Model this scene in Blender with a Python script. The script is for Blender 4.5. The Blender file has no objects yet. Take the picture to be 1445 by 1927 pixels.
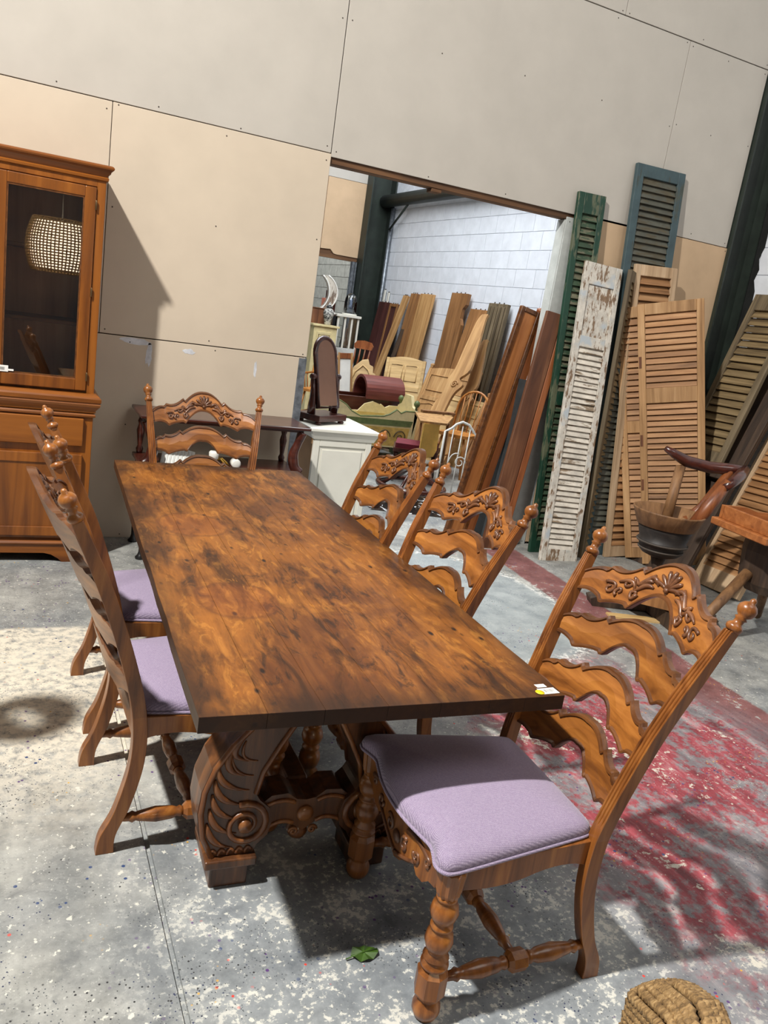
import bpy, bmesh, math, random
from mathutils import Matrix, Vector
random.seed(7)
SC = bpy.context.scene
COL = SC.collection
PI = math.pi

# ---------------------------------------------------------------- camera
cam = bpy.data.objects.new('camera', bpy.data.cameras.new('camera'))
COL.objects.link(cam)
RW = [[0.90283, -0.40445, 0.14605], [0.03071, -0.27812, -0.96005], [0.42891, 0.87125, -0.23868]]
m3 = Matrix(((RW[0][0], -RW[1][0], -RW[2][0]), (RW[0][1], -RW[1][1], -RW[2][1]), (RW[0][2], -RW[1][2], -RW[2][2])))
cam.matrix_world = Matrix.Translation((0, 0, 1.6954)) @ m3.to_4x4()
cam.data.sensor_fit = 'VERTICAL'
cam.data.sensor_height = 36.0
cam.data.lens = 1503.9 / 1927 * 36.0
cam.data.clip_start = 0.05
SC.camera = cam

# ---------------------------------------------------------------- world, lights, exposure
w = bpy.data.worlds.new('world'); SC.world = w; w.use_nodes = True
w.node_tree.nodes['Background'].inputs[0].default_value = (0.92, 0.95, 1.0, 1)
w.node_tree.nodes['Background'].inputs[1].default_value = 0.062
SC.view_settings.view_transform = 'Standard'
SC.view_settings.look = 'None'
SC.view_settings.gamma = 1.0
SC.view_settings.use_curve_mapping = False
SC.view_settings.exposure = 0.42

def area(name, loc, tgt, size, power, col, sy=None):
    l = bpy.data.lights.new(name, 'AREA'); l.energy = power; l.color = col
    l.shape = 'RECTANGLE' if sy else 'DISK'; l.size = size
    if sy: l.size_y = sy
    o = bpy.data.objects.new(name, l); COL.objects.link(o)
    o.location = loc
    o.rotation_euler = (Vector(tgt) - Vector(loc)).to_track_quat('-Z', 'Y').to_euler()
    return o
area('hall_floodlight', (-2.5, 1.58, 6.7), (1.9, 1.3, 0.0), 0.26, 680, (1.0, 0.965, 0.915))
area('hall_fill_light', (3.2, -0.6, 5.6), (3.6, 4.2, 1.2), 2.8, 62, (1.0, 0.97, 0.93))  # unseen soft fill, added to lift the walls and right-hand shutters
area('rear_bay_skylight', (3.3, 8.6, 6.2), (5.2, 9.8, 0.6), 3.2, 480, (0.92, 0.96, 1.0), 6.5)
area('far_bay_fill', (3.6, 15.2, 6.0), (5.0, 14.5, 1.0), 2.4, 260, (0.90, 0.95, 1.0), 3.0)  # unseen fill, added to brighten the grey block wall

# ---------------------------------------------------------------- mesh helpers
def lin(r, g, b):
    f = lambda c: (c / 255 / 12.92) if c <= 10 else ((c / 255 + 0.055) / 1.055) ** 2.4
    return (f(r), f(g), f(b), 1)

class MB:
    def __init__(s): s.v, s.f, s.m, s.s = [], [], [], []
    def add(s, vs, fs, m=0, sm=False, T=None):
        o = len(s.v)
        if T is not None: vs = [T @ Vector(p) for p in vs]
        s.v += [tuple(p) for p in vs]
        for f in fs:
            s.f.append([i + o for i in f]); s.m.append(m); s.s.append(sm)
        return s
    def box(s, x0, x1, y0, y1, z0, z1, m=0, T=None):
        vs = [(x, y, z) for z in (z0, z1) for y in (y0, y1) for x in (x0, x1)]
        return s.add(vs, [(0, 2, 3, 1), (4, 5, 7, 6), (0, 1, 5, 4), (1, 3, 7, 5), (3, 2, 6, 7), (2, 0, 4, 6)], m, False, T)
    def lathe(s, prof, n=16, m=0, T=None, sm=True, flute=0.0):
        vs, fs = [], []
        for r, z in prof:
            for k in range(n):
                a = 2 * PI * k / n
                q = r * (1 - flute * (k % 2))
                vs.append((q * math.cos(a), q * math.sin(a), z))
        for i in range(len(prof) - 1):
            for k in range(n):
                k2 = (k + 1) % n
                fs.append((i * n + k, i * n + k2, (i + 1) * n + k2, (i + 1) * n + k))
        fs.append(tuple(range(n - 1, -1, -1))); fs.append(tuple((len(prof) - 1) * n + k for k in range(n)))
        return s.add(vs, fs, m, sm, T)
    def tube(s, pts, r, n=8, m=0, sm=True, closed=False, flat=1.0, up=None, caps=True):
        pts = [Vector(p) for p in pts]; L = len(pts)
        rs = r if isinstance(r, (list, tuple)) else [r] * L
        vs, fs, N = [], [], None
        for i, p in enumerate(pts):
            a = pts[(i - 1) % L] if (i > 0 or closed) else p
            b = pts[(i + 1) % L] if (i < L - 1 or closed) else p
            t = (b - a).normalized()
            if up is not None: N = Vector(up)
            elif N is None: N = Vector((0, 0, 1)) if abs(t.z) < .9 else Vector((1, 0, 0))
            N = (N - t * N.dot(t)).normalized(); B = t.cross(N)
            for k in range(n):
                an = 2 * PI * k / n
                vs.append(p + (B * math.cos(an) + N * (math.sin(an) * flat)) * rs[i])
        R = L if closed else L - 1
        for i in range(R):
            j = (i + 1) % L
            for k in range(n):
                k2 = (k + 1) % n
                fs.append((i * n + k, i * n + k2, j * n + k2, j * n + k))
        if not closed and caps:
            fs.append(tuple(range(n))); fs.append(tuple((L - 1) * n + k for k in range(n)))
        return s.add(vs, fs, m, sm)
    def prism(s, poly, t0, t1, axis='Y', m=0, T=None, ms=None):
        n = len(poly)
        def P(a, b, t): return (a, t, b) if axis == 'Y' else ((t, a, b) if axis == 'X' else (a, b, t))
        vs = [P(a, b, t0) for a, b in poly] + [P(a, b, t1) for a, b in poly]
        s.add(vs, [tuple(range(n)), tuple(range(2 * n - 1, n - 1, -1))], m, False, T)
        return s.add(vs, [(k, (k + 1) % n, n + (k + 1) % n, n + k) for k in range(n)], m if ms is None else ms, False, T)
    def loft(s, rings, m=0, sm=False, caps=True, T=None):
        n = len(rings[0]); vs = [p for r in rings for p in r]; fs = []
        for i in range(len(rings) - 1):
            for k in range(n):
                k2 = (k + 1) % n
                fs.append((i * n + k, i * n + k2, (i + 1) * n + k2, (i + 1) * n + k))
        if caps: fs += [tuple(range(n)), tuple((len(rings) - 1) * n + k for k in range(n))]
        return s.add(vs, fs, m, sm, T)
    def mesh(s, name, mats):
        me = bpy.data.meshes.new(name)
        me.from_pydata(s.v, [], s.f)
        for q in (mats if isinstance(mats, (list, tuple)) else [mats]): me.materials.append(q)
        me.polygons.foreach_set('material_index', s.m)
        me.polygons.foreach_set('use_smooth', s.s)
        bm = bmesh.new(); bm.from_mesh(me)
        bmesh.ops.recalc_face_normals(bm, faces=bm.faces); bm.to_mesh(me); bm.free()
        return me
    def obj(s, name, mats, parent=None, bevel=0.0, seg=1):
        return put(name, s.mesh(name, mats), parent, bevel, seg)

def put(name, me, parent=None, bevel=0.0, seg=1, loc=None, mw=None):
    o = bpy.data.objects.new(name, me); COL.objects.link(o)
    if parent is not None:
        o.parent = parent
        if parent.get('_w') is not None: o.location = [-c for c in parent['_w']]
    if loc is not None: o.location = loc
    if mw is not None: o.matrix_basis = mw
    if bevel:
        b = o.modifiers.new('bevel', 'BEVEL'); b.width = bevel; b.segments = seg; b.limit_method = 'ANGLE'; b.angle_limit = 0.6
    return o
def tag(o, label=None, cat=None, group=None, kind=None):
    if label: o['label'] = label
    if cat: o['category'] = cat
    if group: o['group'] = group
    if kind: o['kind'] = kind
    return o
def thing(name, label, cat, loc=(0, 0, 0), rz=0.0, group=None, world=False, mw=None):
    o = bpy.data.objects.new(name, None); COL.objects.link(o)
    o.empty_display_size = 0.1
    o.location = loc; o.rotation_euler = (0, 0, rz)
    if mw is not None: o.matrix_world = mw
    if world: o['_w'] = list(loc)
    return tag(o, label, cat, group)
def dup(root, loc, rz, label):
    def cp(o, par):
        c = o.copy(); COL.objects.link(c); c.parent = par
        for k in kids[o.name]: cp(k, c)
        return c
    kids = {}
    def coll(o):
        kids[o.name] = list(o.children)
        for k in o.children: coll(k)
    coll(root)
    r = cp(root, None); r.location = loc; r.rotation_euler = (0, 0, rz); r['label'] = label
    return r
def Tz(x, y, z, rz=0.0): return Matrix.Translation((x, y, z)) @ Matrix.Rotation(rz, 4, 'Z')
def along(p, d):
    return Matrix.Translation(p) @ Vector(d).to_track_quat('Z', 'Y').to_matrix().to_4x4()
def frame(bl, wdir, tl):
    u = (Vector(tl) - Vector(bl)).normalized(); wv = Vector(wdir)
    wv = (wv - u * wv.dot(u)).normalized(); d = u.cross(wv)
    return Matrix(((wv.x, d.x, u.x, bl[0]), (wv.y, d.y, u.y, bl[1]), (wv.z, d.z, u.z, bl[2]), (0, 0, 0, 1)))

# ---------------------------------------------------------------- materials
class NT:
    def __init__(s, name):
        s.mat = bpy.data.materials.new(name); s.mat.use_nodes = True
        s.t = s.mat.node_tree; s.b = s.t.nodes['Principled BSDF']; s.out = s.t.nodes['Material Output']
    def n(s, typ, ins=None, **pr):
        nd = s.t.nodes.new('ShaderNode' + typ)
        for k, v in pr.items(): setattr(nd, k, v)
        for k, v in (ins or {}).items(): s.set(nd, k, v)
        return nd
    def set(s, nd, k, v):
        i = nd.inputs[k]
        if hasattr(v, 'is_output') or isinstance(v, bpy.types.NodeSocket): s.t.links.new(v, i)
        elif isinstance(v, bpy.types.Node): s.t.links.new(v.outputs[0], i)
        else: i.default_value = v
    def coord(s, scale=(1, 1, 1), loc=(0, 0, 0), rot=(0, 0, 0), rnd=0.0, kind='Object'):
        tc = s.n('TexCoord').outputs[kind]
        if rnd:
            oi = s.n('ObjectInfo').outputs['Random']
            mul = s.n('Math', {0: oi, 1: rnd}, operation='MULTIPLY')
            cb = s.n('CombineXYZ', {0: mul, 1: mul, 2: mul})
            tc = s.n('VectorMath', {0: tc, 1: cb.outputs[0]}, operation='ADD').outputs[0]
        return s.n('Mapping', {'Vector': tc, 'Location': loc, 'Rotation': rot, 'Scale': scale}).outputs[0]
    def noise(s, vec, scale, detail=4, rough=.55, dist=0.0):
        return s.n('TexNoise', {'Vector': vec, 'Scale': scale, 'Detail': detail, 'Roughness': rough, 'Distortion': dist}).outputs[0]
    def ramp(s, fac, stops, interp='LINEAR'):
        r = s.n('ValToRGB', {0: fac}); r.color_ramp.interpolation = interp
        e = r.color_ramp.elements
        while len(e) < len(stops): e.new(.5)
        for q, (p, c) in zip(e, stops):
            q.position = p; q.color = c if len(c) == 4 else (*c, 1)
        return r.outputs[0]
    def mask(s, fac, lo, hi):
        return s.n('MapRange', {0: fac, 1: lo, 2: hi, 3: 0.0, 4: 1.0}, clamp=True).outputs[0]
    def mix(s, fac, a, b, blend='MIX'):
        nd = s.n('MixRGB', blend_type=blend); s.set(nd, 0, fac); s.set(nd, 1, a); s.set(nd, 2, b)
        return nd.outputs[0]
    def mul(s, a, b): return s.n('Math', {0: a, 1: b}, operation='MULTIPLY').outputs[0]
    def math(s, op, a, b=0.0): return s.n('Math', {0: a, 1: b}, operation=op).outputs[0]
    def fin(s, col, rough=.5, bump=None, bs=.2, bd=.002, spec=.5, metal=0.0, coat=0.0):
        s.set(s.b, 'Base Color', col); s.set(s.b, 'Roughness', rough); s.set(s.b, 'Specular IOR Level', spec); s.set(s.b, 'Metallic', metal)
        if coat: s.set(s.b, 'Coat Weight', coat); s.set(s.b, 'Coat Roughness', .12)
        if bump is not None:
            bn = s.n('Bump', {'Height': bump, 'Strength': bs, 'Distance': bd}); s.set(s.b, 'Normal', bn)
        return s.mat

MATS = {}
def wood(name, dark, mid, light, axis='Z', sc=9.0, rough=.4, rnd=3.0, coat=0.0, bs=.25, blotch=.35, spec=.5):
    t = NT(name)
    st = {'X': (.07, 1, 1), 'Y': (1, .07, 1), 'Z': (1, 1, .07)}[axis]
    v = t.coord(st, rnd=rnd)
    g = t.noise(v, sc * 3, 6, .6, .6)
    g2 = t.noise(t.coord((1, 1, 1), rnd=rnd), sc * .45, 3, .6)
    c = t.ramp(g, [(.30, lin(*dark)), (.52, lin(*mid)), (.72, lin(*light))])
    c = t.mix(t.mul(t.mask(g2, .45, .75), blotch), c, lin(*dark))
    oi = t.n('ObjectInfo').outputs['Random']
    h = t.n('HueSaturation', {'Color': c, 'Value': t.math('MULTIPLY_ADD', oi, .22)})
    h.inputs['Value'].links[0].from_node.inputs[2].default_value = .89
    MATS[name] = t.fin(h.outputs[0], rough, g, bs, .0015, coat=coat, spec=spec)
    return MATS[name]
def paint(name, base, under, amt=.4, axis='Z', rough=.65, sc=6.0, second=None, rnd=4.0, stretch=.22, spec=.4):
    t = NT(name)
    st = {'X': (stretch, 1, 1), 'Y': (1, stretch, 1), 'Z': (1, 1, stretch)}[axis]
    v = t.coord(st, rnd=rnd)
    n1 = t.noise(v, sc * 4, 6, .68)
    n2 = t.noise(t.coord(rnd=rnd), sc * .6, 3, .5)
    f = t.math('ADD', t.mul(n1, .62), t.mul(n2, .38))
    th = .40 + .16 * amt
    chip = t.mask(f, th + .02, th - .02)
    tone = t.noise(t.coord(rnd=rnd), sc * 1.4, 5, .6)
    b = t.ramp(tone, [(.3, lin(*[c * .86 for c in base])), (.7, lin(*[min(255, c * 1.06) for c in base]))])
    if second: b = t.mix(t.mask(n2, .56, .66), b, lin(*second))
    u = t.ramp(n1, [(.3, lin(*[c * .7 for c in under])), (.7, lin(*under))])
    MATS[name] = t.fin(t.mix(chip, b, u), rough, t.mix(chip, f, (0, 0, 0, 1)), .35, .002, spec=spec)
    return MATS[name]
def plain(name, c, rough=.5, metal=0.0, var=.12, sc=14.0, spec=.5, bump=.05):
    t = NT(name)
    n = t.noise(t.coord(rnd=2.0), sc, 4, .6)
    col = t.ramp(n, [(.3, lin(*[q * (1 - var) for q in c])), (.7, lin(*[min(255, q * (1 + var)) for q in c]))])
    MATS[name] = t.fin(col, rough, n, bump, .001, metal=metal, spec=spec)
    return MATS[name]

CH = wood('oak_stained', (86, 46, 18), (140, 84, 36), (172, 112, 52), 'Z', 8, .34, 0.0, coat=.2, bs=.12)
CHY = wood('oak_stained_cross', (94, 52, 20), (150, 92, 38), (180, 118, 54), 'Y', 8, .36, 0.0, coat=.12, bs=.12, blotch=.25)
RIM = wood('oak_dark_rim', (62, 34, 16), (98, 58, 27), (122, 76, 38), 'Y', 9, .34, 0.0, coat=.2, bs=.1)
CARV = wood('oak_carved', (68, 40, 24), (108, 68, 42), (138, 92, 58), 'Y', 9, .38, 0.0, coat=.15, bs=.1)
CAB = wood('cherry_cabinet', (96, 50, 14), (134, 76, 22), (152, 90, 30), 'Z', 5, .36, 0.0, coat=.1, bs=.08, blotch=.2)
CABX = wood('cherry_cabinet_cross', (96, 50, 14), (134, 76, 22), (152, 90, 30), 'X', 5, .36, 0.0, coat=.1, bs=.08, blotch=.2)
CABIN = wood('cabinet_interior', (186, 132, 96), (214, 158, 120), (224, 172, 134), 'Z', 4, .5, 0.0, bs=.05)
MAHO = wood('mahogany', (40, 16, 12), (72, 32, 22), (98, 48, 34), 'X', 7, .3, 2.0, coat=.3)
DARKW = wood('dark_old_wood', (38, 28, 22), (66, 50, 38), (92, 72, 54), 'Z', 7, .6, 2.0)
PINE = wood('pine', (140, 100, 56), (182, 138, 86), (206, 166, 112), 'Z', 6, .55, 3.0)
PINED = wood('pine_brown', (110, 72, 38), (150, 104, 60), (176, 128, 80), 'Z', 6, .55, 3.0)
PINEX = wood('pine_pale', (168, 134, 84), (200, 166, 110), (216, 186, 134), 'X', 6, .55, 3.0)
MARO = wood('maroon_board', (52, 26, 24), (78, 42, 38), (92, 54, 48), 'Z', 6, .5, 3.0)
REDB = wood('red_brown_wood', (92, 44, 22), (136, 78, 42), (160, 96, 54), 'Z', 6, .4, 3.0)
HONEY = wood('honey_wood', (150, 90, 36), (190, 124, 56), (208, 146, 74), 'Z', 6, .4, 3.0)
PANELW = wood('panel_wood', (122, 70, 34), (168, 106, 58), (186, 124, 72), 'Z', 6, .4, 3.0)
RUST = wood('rust_brown', (74, 42, 24), (106, 64, 38), (140, 96, 64), 'Z', 5, .6, 3.0, blotch=.6)
TRAYW = wood('tray_wood', (120, 66, 30), (160, 96, 48), (186, 120, 66), 'X', 6, .5, 1.0)
TIMB = wood('lintel_timber', (60, 38, 20), (98, 66, 38), (120, 84, 52), 'X', 6, .7, 0.0)
SHW = paint('shutter_white', (206, 200, 188), (158, 128, 100), .34, 'Z', sc=11.0, stretch=.3, second=(178, 186, 190))
SHWS = paint('shutter_white_slat', (214, 206, 192), (170, 148, 122), .26, 'X')
SHBL = paint('shutter_blue_end', (150, 176, 192), (150, 140, 120), .5, 'Z')
SHG = paint('shutter_green', (26, 62, 46), (112, 118, 92), .34, 'Z', rough=.5)
SHGS = paint('shutter_green_slat', (56, 76, 56), (126, 124, 100), .5, 'X')
SHT = paint('shutter_teal', (66, 84, 88), (84, 92, 84), .30, 'Z')
SHTS = paint('shutter_teal_slat', (84, 84, 74), (100, 92, 72), .42, 'X')
SHP = wood('shutter_pine', (132, 96, 58), (176, 136, 92), (200, 162, 118), 'Z', 6, .65, 3.0)
SHPS = wood('shutter_pine_slat', (112, 76, 42), (160, 116, 74), (186, 144, 100), 'X', 6, .65, 5.0)
SHPP = wood('shutter_pale', (150, 122, 90), (188, 158, 124), (206, 180, 148), 'Z', 6, .7, 3.0)
SHGR = paint('shutter_grey', (120, 124, 124), (150, 140, 124), .4, 'Z')
SHGRS = paint('shutter_grey_slat', (88, 92, 94), (118, 110, 98), .4, 'X')
SHO = wood('shutter_olive', (66, 54, 38), (104, 90, 66), (134, 118, 92), 'Z', 6, .7, 3.0)
SHOS = wood('shutter_olive_slat', (78, 62, 40), (126, 106, 72), (156, 134, 98), 'X', 6, .7, 5.0)
BOARD = plain('board_cream', (186, 180, 170), .85, var=.02, sc=3.0, spec=.2)
BOARDT = plain('board_tan', (202, 188, 168), .85, var=.025, sc=2.2, spec=.2)
BOARDR = plain('board_brown', (196, 168, 136), .85, var=.04, sc=2.5, spec=.2)
BOARDP = plain('board_palegrey', (184, 188, 184), .8, var=.05, spec=.2)
STEEL = plain('steel_green', (34, 42, 36), .5, var=.2, sc=5)
GALV = plain('galvanised', (128, 134, 140), .42, .7, var=.2, sc=20)
BLKW = plain('block_white', (222, 226, 232), .8, var=.035, sc=5, spec=.2)
BLKWD = plain('block_white_joint', (212, 216, 222), .9, var=.06, sc=8, spec=.1)
BLKG = plain('block_grey', (168, 166, 156), .9, var=.08, sc=9, spec=.1)
BLKGD = plain('block_grey_joint', (120, 118, 110), .9, var=.06, sc=8, spec=.1)
BLKB = plain('black_paint', (24, 25, 24), .6, var=.3, sc=9)
WHITE = plain('white_paint', (226, 224, 212), .45, var=.02, sc=4)
CREAM = plain('cream_paint', (216, 200, 150), .5, var=.05)
YELL = plain('yellow_paint', (226, 180, 88), .5, var=.05)
BLACK = plain('black_iron', (26, 26, 26), .35, var=.3)
BRASS = plain('antique_brass', (120, 96, 66), .35, .8)
GILT = plain('gilt', (186, 150, 70), .35, .7)
PORC = plain('porcelain', (232, 230, 222), .2, var=.02)
GREYW = plain('grey_white_metal', (206, 208, 204), .45, var=.05)
SCREW = plain('screw_head', (70, 62, 54), .6)
PINK = plain('salmon_board', (196, 120, 96), .7)
RED = plain('crimson_upholstery', (112, 26, 44), .6)
LEAF = plain('leaf_green', (56, 84, 24), .5, var=.25)
MIRR = plain('mirror_glass', (215, 225, 235), .06, 1.0, var=.01)
BARE = plain('bare_wood_side', (178, 140, 100), .7, var=.06, sc=4)
PAPER = plain('paper_white', (236, 236, 232), .6, var=.01)
TAGY = plain('tag_yellow', (242, 214, 20), .5, var=.02)
CARD = plain('backing_board', (150, 112, 92), .7, var=.06, sc=4)
SHEETB = plain('black_sheet', (14, 14, 15), .15, var=.2)

def glass_mat():
    t = NT('clear_glass')
    tr = t.n('BsdfTransparent', {0: (.93, .94, .93, 1)}); gl = t.n('BsdfGlossy', {'Color': (1, 1, 1, 1), 'Roughness': .01})
    fr = t.n('Fresnel', {0: 1.7})
    mx = t.n('MixShader'); t.set(mx, 0, fr.outputs[0]); t.set(mx, 1, tr.outputs[0]); t.set(mx, 2, gl.outputs[0])
    t.t.links.new(mx.outputs[0], t.out.inputs[0]); return t.mat
GLASS = glass_mat()

def fabric_mat():
    t = NT('lavender_weave')
    v = t.coord((1, 1, 1))
    a = t.n('TexWave', {'Vector': v, 'Scale': 105, 'Distortion': 2.2, 'Detail': 2, 'Detail Scale': 4}, bands_direction='X').outputs[1]
    b = t.n('TexWave', {'Vector': v, 'Scale': 105, 'Distortion': 2.2, 'Detail': 2, 'Detail Scale': 4}, bands_direction='Y').outputs[1]
    h = t.mul(a, b)
    n = t.noise(v, 160, 2)
    c = t.ramp(h, [(.0, lin(112, 96, 126)), (.5, lin(150, 134, 162)), (.9, lin(186, 172, 196))])
    c = t.mix(t.mul(n, .3), c, lin(206, 196, 208))
    t.set(t.b, 'Sheen Weight', .3)
    return t.fin(c, .9, h, .22, .0012, spec=.2)
FAB = fabric_mat()

def table_mat(name, edge=False):
    t = NT(name)
    v = t.coord((1, .12, 1), rnd=1.7)
    g = t.noise(v, 26, 7, .62, .7)
    big = t.noise(t.coord((1, .7, 1)), 3.1, 6, .62, .4)
    med = t.noise(t.coord((1, .22, 1), loc=(3, 1, 0)), 8.5, 7, .68, .8)
    c = t.ramp(g, [(.28, lin(72, 40, 16)), (.5, lin(118, 70, 28)), (.7, lin(146, 92, 40))])
    c = t.mix(t.mul(t.mask(big, .46, .66), .6), c, lin(154, 94, 34))
    c = t.mix(t.mul(t.mask(big, .50, .36), .6), c, lin(76, 40, 22))
    c = t.mix(t.mul(t.mask(med, .53, .66), .75), c, lin(44, 27, 18))
    fin_ = t.noise(t.coord((1, .30, 1), loc=(7, 4, 0)), 22, 7, .7, 1.0)
    c = t.mix(t.mul(t.mul(t.mask(fin_, .53, .62), t.mask(big, .58, .44)), .8), c, lin(40, 26, 18))
    c = t.mix(t.mul(t.mul(t.mask(fin_, .47, .40), t.mask(big, .40, .56)), .5), c, lin(182, 122, 52))
    # worn dark stain along the rim of the top
    tc = t.n('SeparateXYZ', {0: t.n('TexCoord').outputs['Object']})
    ax = t.math('SUBTRACT', .5, t.math('ABSOLUTE', tc.outputs[0])); ay = t.math('SUBTRACT', 1.33, t.math('ABSOLUTE', tc.outputs[1]))
    d = t.math('ADD', t.math('MINIMUM', ax, ay), t.mul(t.math('SUBTRACT', big, .5), .22))
    c = t.mix(t.mul(t.mask(d, .12, -.01), .8), c, lin(46, 29, 19))
    pits = t.n('TexVoronoi', {'Vector': t.coord((1, .45, 1), loc=(.3, .2, 0)), 'Scale': 17, 'Randomness': 1}).outputs[0]
    sel = t.noise(t.coord(loc=(5, 2, 0)), 5.0, 2)
    pm = t.mul(t.mask(pits, .16, .08), t.mask(sel, .46, .54))
    c = t.mix(pm, c, lin(34, 22, 16))
    # two round water marks
    for (cx, cy, r) in ((-.26, -.62, .125), (-.27, .2, .13)):
        dx = t.math('SUBTRACT', tc.outputs[0], cx); dy = t.mul(t.math('SUBTRACT', tc.outputs[1], cy), .82)
        rr = t.math('SQRT', t.math('ADD', t.mul(dx, dx), t.mul(dy, dy)))
        rr = t.math('ADD', rr, t.mul(t.math('SUBTRACT', med, .5), .08))
        ring = t.math('SUBTRACT', 1.0, t.mask(t.math('ABSOLUTE', t.math('SUBTRACT', rr, r)), .0, .012))
        c = t.mix(t.mul(ring, .55), c, lin(84, 44, 24))
        c = t.mix(t.mul(t.mask(rr, r, r - .02), .25), c, lin(132, 68, 34))
    if edge: c = t.mix(.72, c, lin(44, 28, 20))
    rg = t.ramp(med, [(.3, (.34, .34, .34)), (.7, (.50, .50, .50))])
    return t.fin(c, rg, t.math('SUBTRACT', t.mul(g, .5), pm), .3, .002, spec=.27)
TOP = table_mat('table_top_wood'); TEDGE = table_mat('table_edge_wood', True)
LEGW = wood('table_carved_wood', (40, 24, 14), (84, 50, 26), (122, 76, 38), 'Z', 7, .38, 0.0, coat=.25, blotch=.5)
LEGL = wood('table_carved_pale', (84, 46, 22), (126, 76, 38), (150, 98, 52), 'Z', 7, .36, 0.0, coat=.25, blotch=.3)  # paler wood for the raised carving

def floor_mat():
    t = NT('paint_splattered_concrete')
    P = t.n('TexCoord').outputs['Object']
    xyz = t.n('SeparateXYZ', {0: P}); X, Y = xyz.outputs[0], xyz.outputs[1]
    n1 = t.noise(P, 2.2, 8, .66); n2 = t.noise(P, 7, 8, .7); n3 = t.noise(P, 26, 6, .7); n4 = t.noise(P, 1.1, 4, .5)
    c = t.ramp(n2, [(.25, lin(98, 100, 98)), (.5, lin(142, 143, 139)), (.75, lin(176, 176, 170))])
    c = t.mix(t.mul(t.mask(n1, .5, .66), .6), c, lin(188, 188, 180))
    c = t.mix(t.mul(t.mask(n4, .5, .36), .5), c, lin(112, 120, 126))
    n5 = t.noise(P, 70, 4, .75)
    c = t.mix(t.mul(t.mask(n5, .42, .30), .55), c, lin(86, 88, 88))
    c = t.mix(t.mul(t.mask(n5, .58, .70), .6), c, lin(206, 206, 200))
    blo = t.noise(P, 4.3, 7, .72, .5)
    c = t.mix(t.mul(t.mask(blo, .46, .36), .55), c, lin(96, 99, 101))
    # pale screed on the left, mid distance
    e = t.math('ADD', X, t.mul(t.math('SUBTRACT', n1, .5), 1.0))
    pal = t.mul(t.mask(e, .65, .45), t.mul(t.mask(Y, 3.88, 3.85), t.mask(Y, 2.2, 2.9)))
    c = t.mix(t.mul(pal, t.mask(n3, .35, .55)), c, lin(216, 208, 190))
    # worked foreground: darker base with flaked white and blue paint
    fg = t.mul(t.mask(t.math('ADD', Y, t.mul(t.math('SUBTRACT', n1, .5), .8)), 2.75, 1.9), t.mask(X, .25, .6))
    c = t.mix(t.mul(fg, .75), c, t.ramp(n2, [(.3, lin(92, 98, 104)), (.52, lin(132, 138, 142)), (.7, lin(164, 168, 168))]))
    fl = t.math('ADD', t.mul(n3, .5), t.mul(n2, .5))
    c = t.mix(t.mul(fg, t.mask(t.math('ADD', t.mul(t.noise(P, 48, 5, .65), .55), t.mul(n2, .45)), .53, .57)), c, lin(200, 199, 190))
    c = t.mix(t.mul(t.mask(t.noise(P, 34, 5, .6), .63, .66), .8), c, lin(214, 212, 200))
    # red walkway stripe along the hall
    sx = t.math('ADD', X, t.mul(t.math('SUBTRACT', Y, 4.8), -.07))
    sx = t.math('ADD', sx, t.mul(t.math('SUBTRACT', n2, .5), .06))
    st = t.mul(t.mask(sx, 3.42, 3.44), t.mask(sx, 3.76, 3.74))
    st = t.mul(st, t.mask(fl, .60, .57))
    st = t.mul(st, t.mask(Y, 5.2, 5.15))
    c = t.mix(t.mul(st, .85), c, t.ramp(n2, [(.3, lin(96, 44, 44)), (.7, lin(146, 82, 80))]))
    # crimson paint spill
    dx = t.mul(t.math('SUBTRACT', t.math('ADD', X, t.mul(Y, -.10)), 2.32), 1.25); dy = t.mul(t.math('SUBTRACT', Y, 2.15), .80)
    rr = t.math('SQRT', t.math('ADD', t.mul(dx, dx), t.mul(dy, dy)))
    rr = t.math('ADD', rr, t.mul(t.math('SUBTRACT', n1, .5), 1.6))
    sp = t.mask(rr, 1.0, .84)
    brush = t.noise(t.n('Mapping', {'Vector': P, 'Rotation': (0, 0, .9), 'Scale': (1, .22, 1)}).outputs[0], 14, 7, .7)
    c = t.mix(t.mul(t.mask(rr, 1.25, .7), .7), c, t.ramp(brush, [(.3, lin(84, 78, 84)), (.5, lin(126, 118, 122)), (.7, lin(176, 160, 160))]))
    redc = t.ramp(brush, [(.32, lin(98, 48, 54)), (.46, lin(140, 58, 66)), (.56, lin(164, 78, 86)), (.68, lin(188, 146, 148))])
    c = t.mix(t.mul(sp, t.mask(t.math('ADD', t.mul(n1, .62), t.mul(n3, .38)), .455, .515)), c, redc)
    c = t.mix(t.mul(t.mask(rr, 1.3, 1.0), t.mask(t.math('ADD', t.mul(n1, .6), t.mul(n3, .4)), .565, .585)), c, lin(206, 200, 186))
    # smooth blue-grey repair patch beyond the table
    px = t.math('SUBTRACT', X, 2.65); py = t.mul(t.math('SUBTRACT', Y, 4.15), .75)
    pr = t.math('ADD', t.math('SQRT', t.math('ADD', t.mul(px, px), t.mul(py, py))), t.mul(t.math('SUBTRACT', n2, .5), .08))
    c = t.mix(t.mul(t.mask(pr, .72, .70), .8), c, t.ramp(n2, [(.3, lin(132, 142, 146)), (.7, lin(170, 178, 178))]))
    c = t.mix(t.mul(t.mul(t.mask(pr, .66, .70), t.mask(pr, .80, .72)), t.mask(n3, .48, .56)), c, lin(214, 214, 208))
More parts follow.
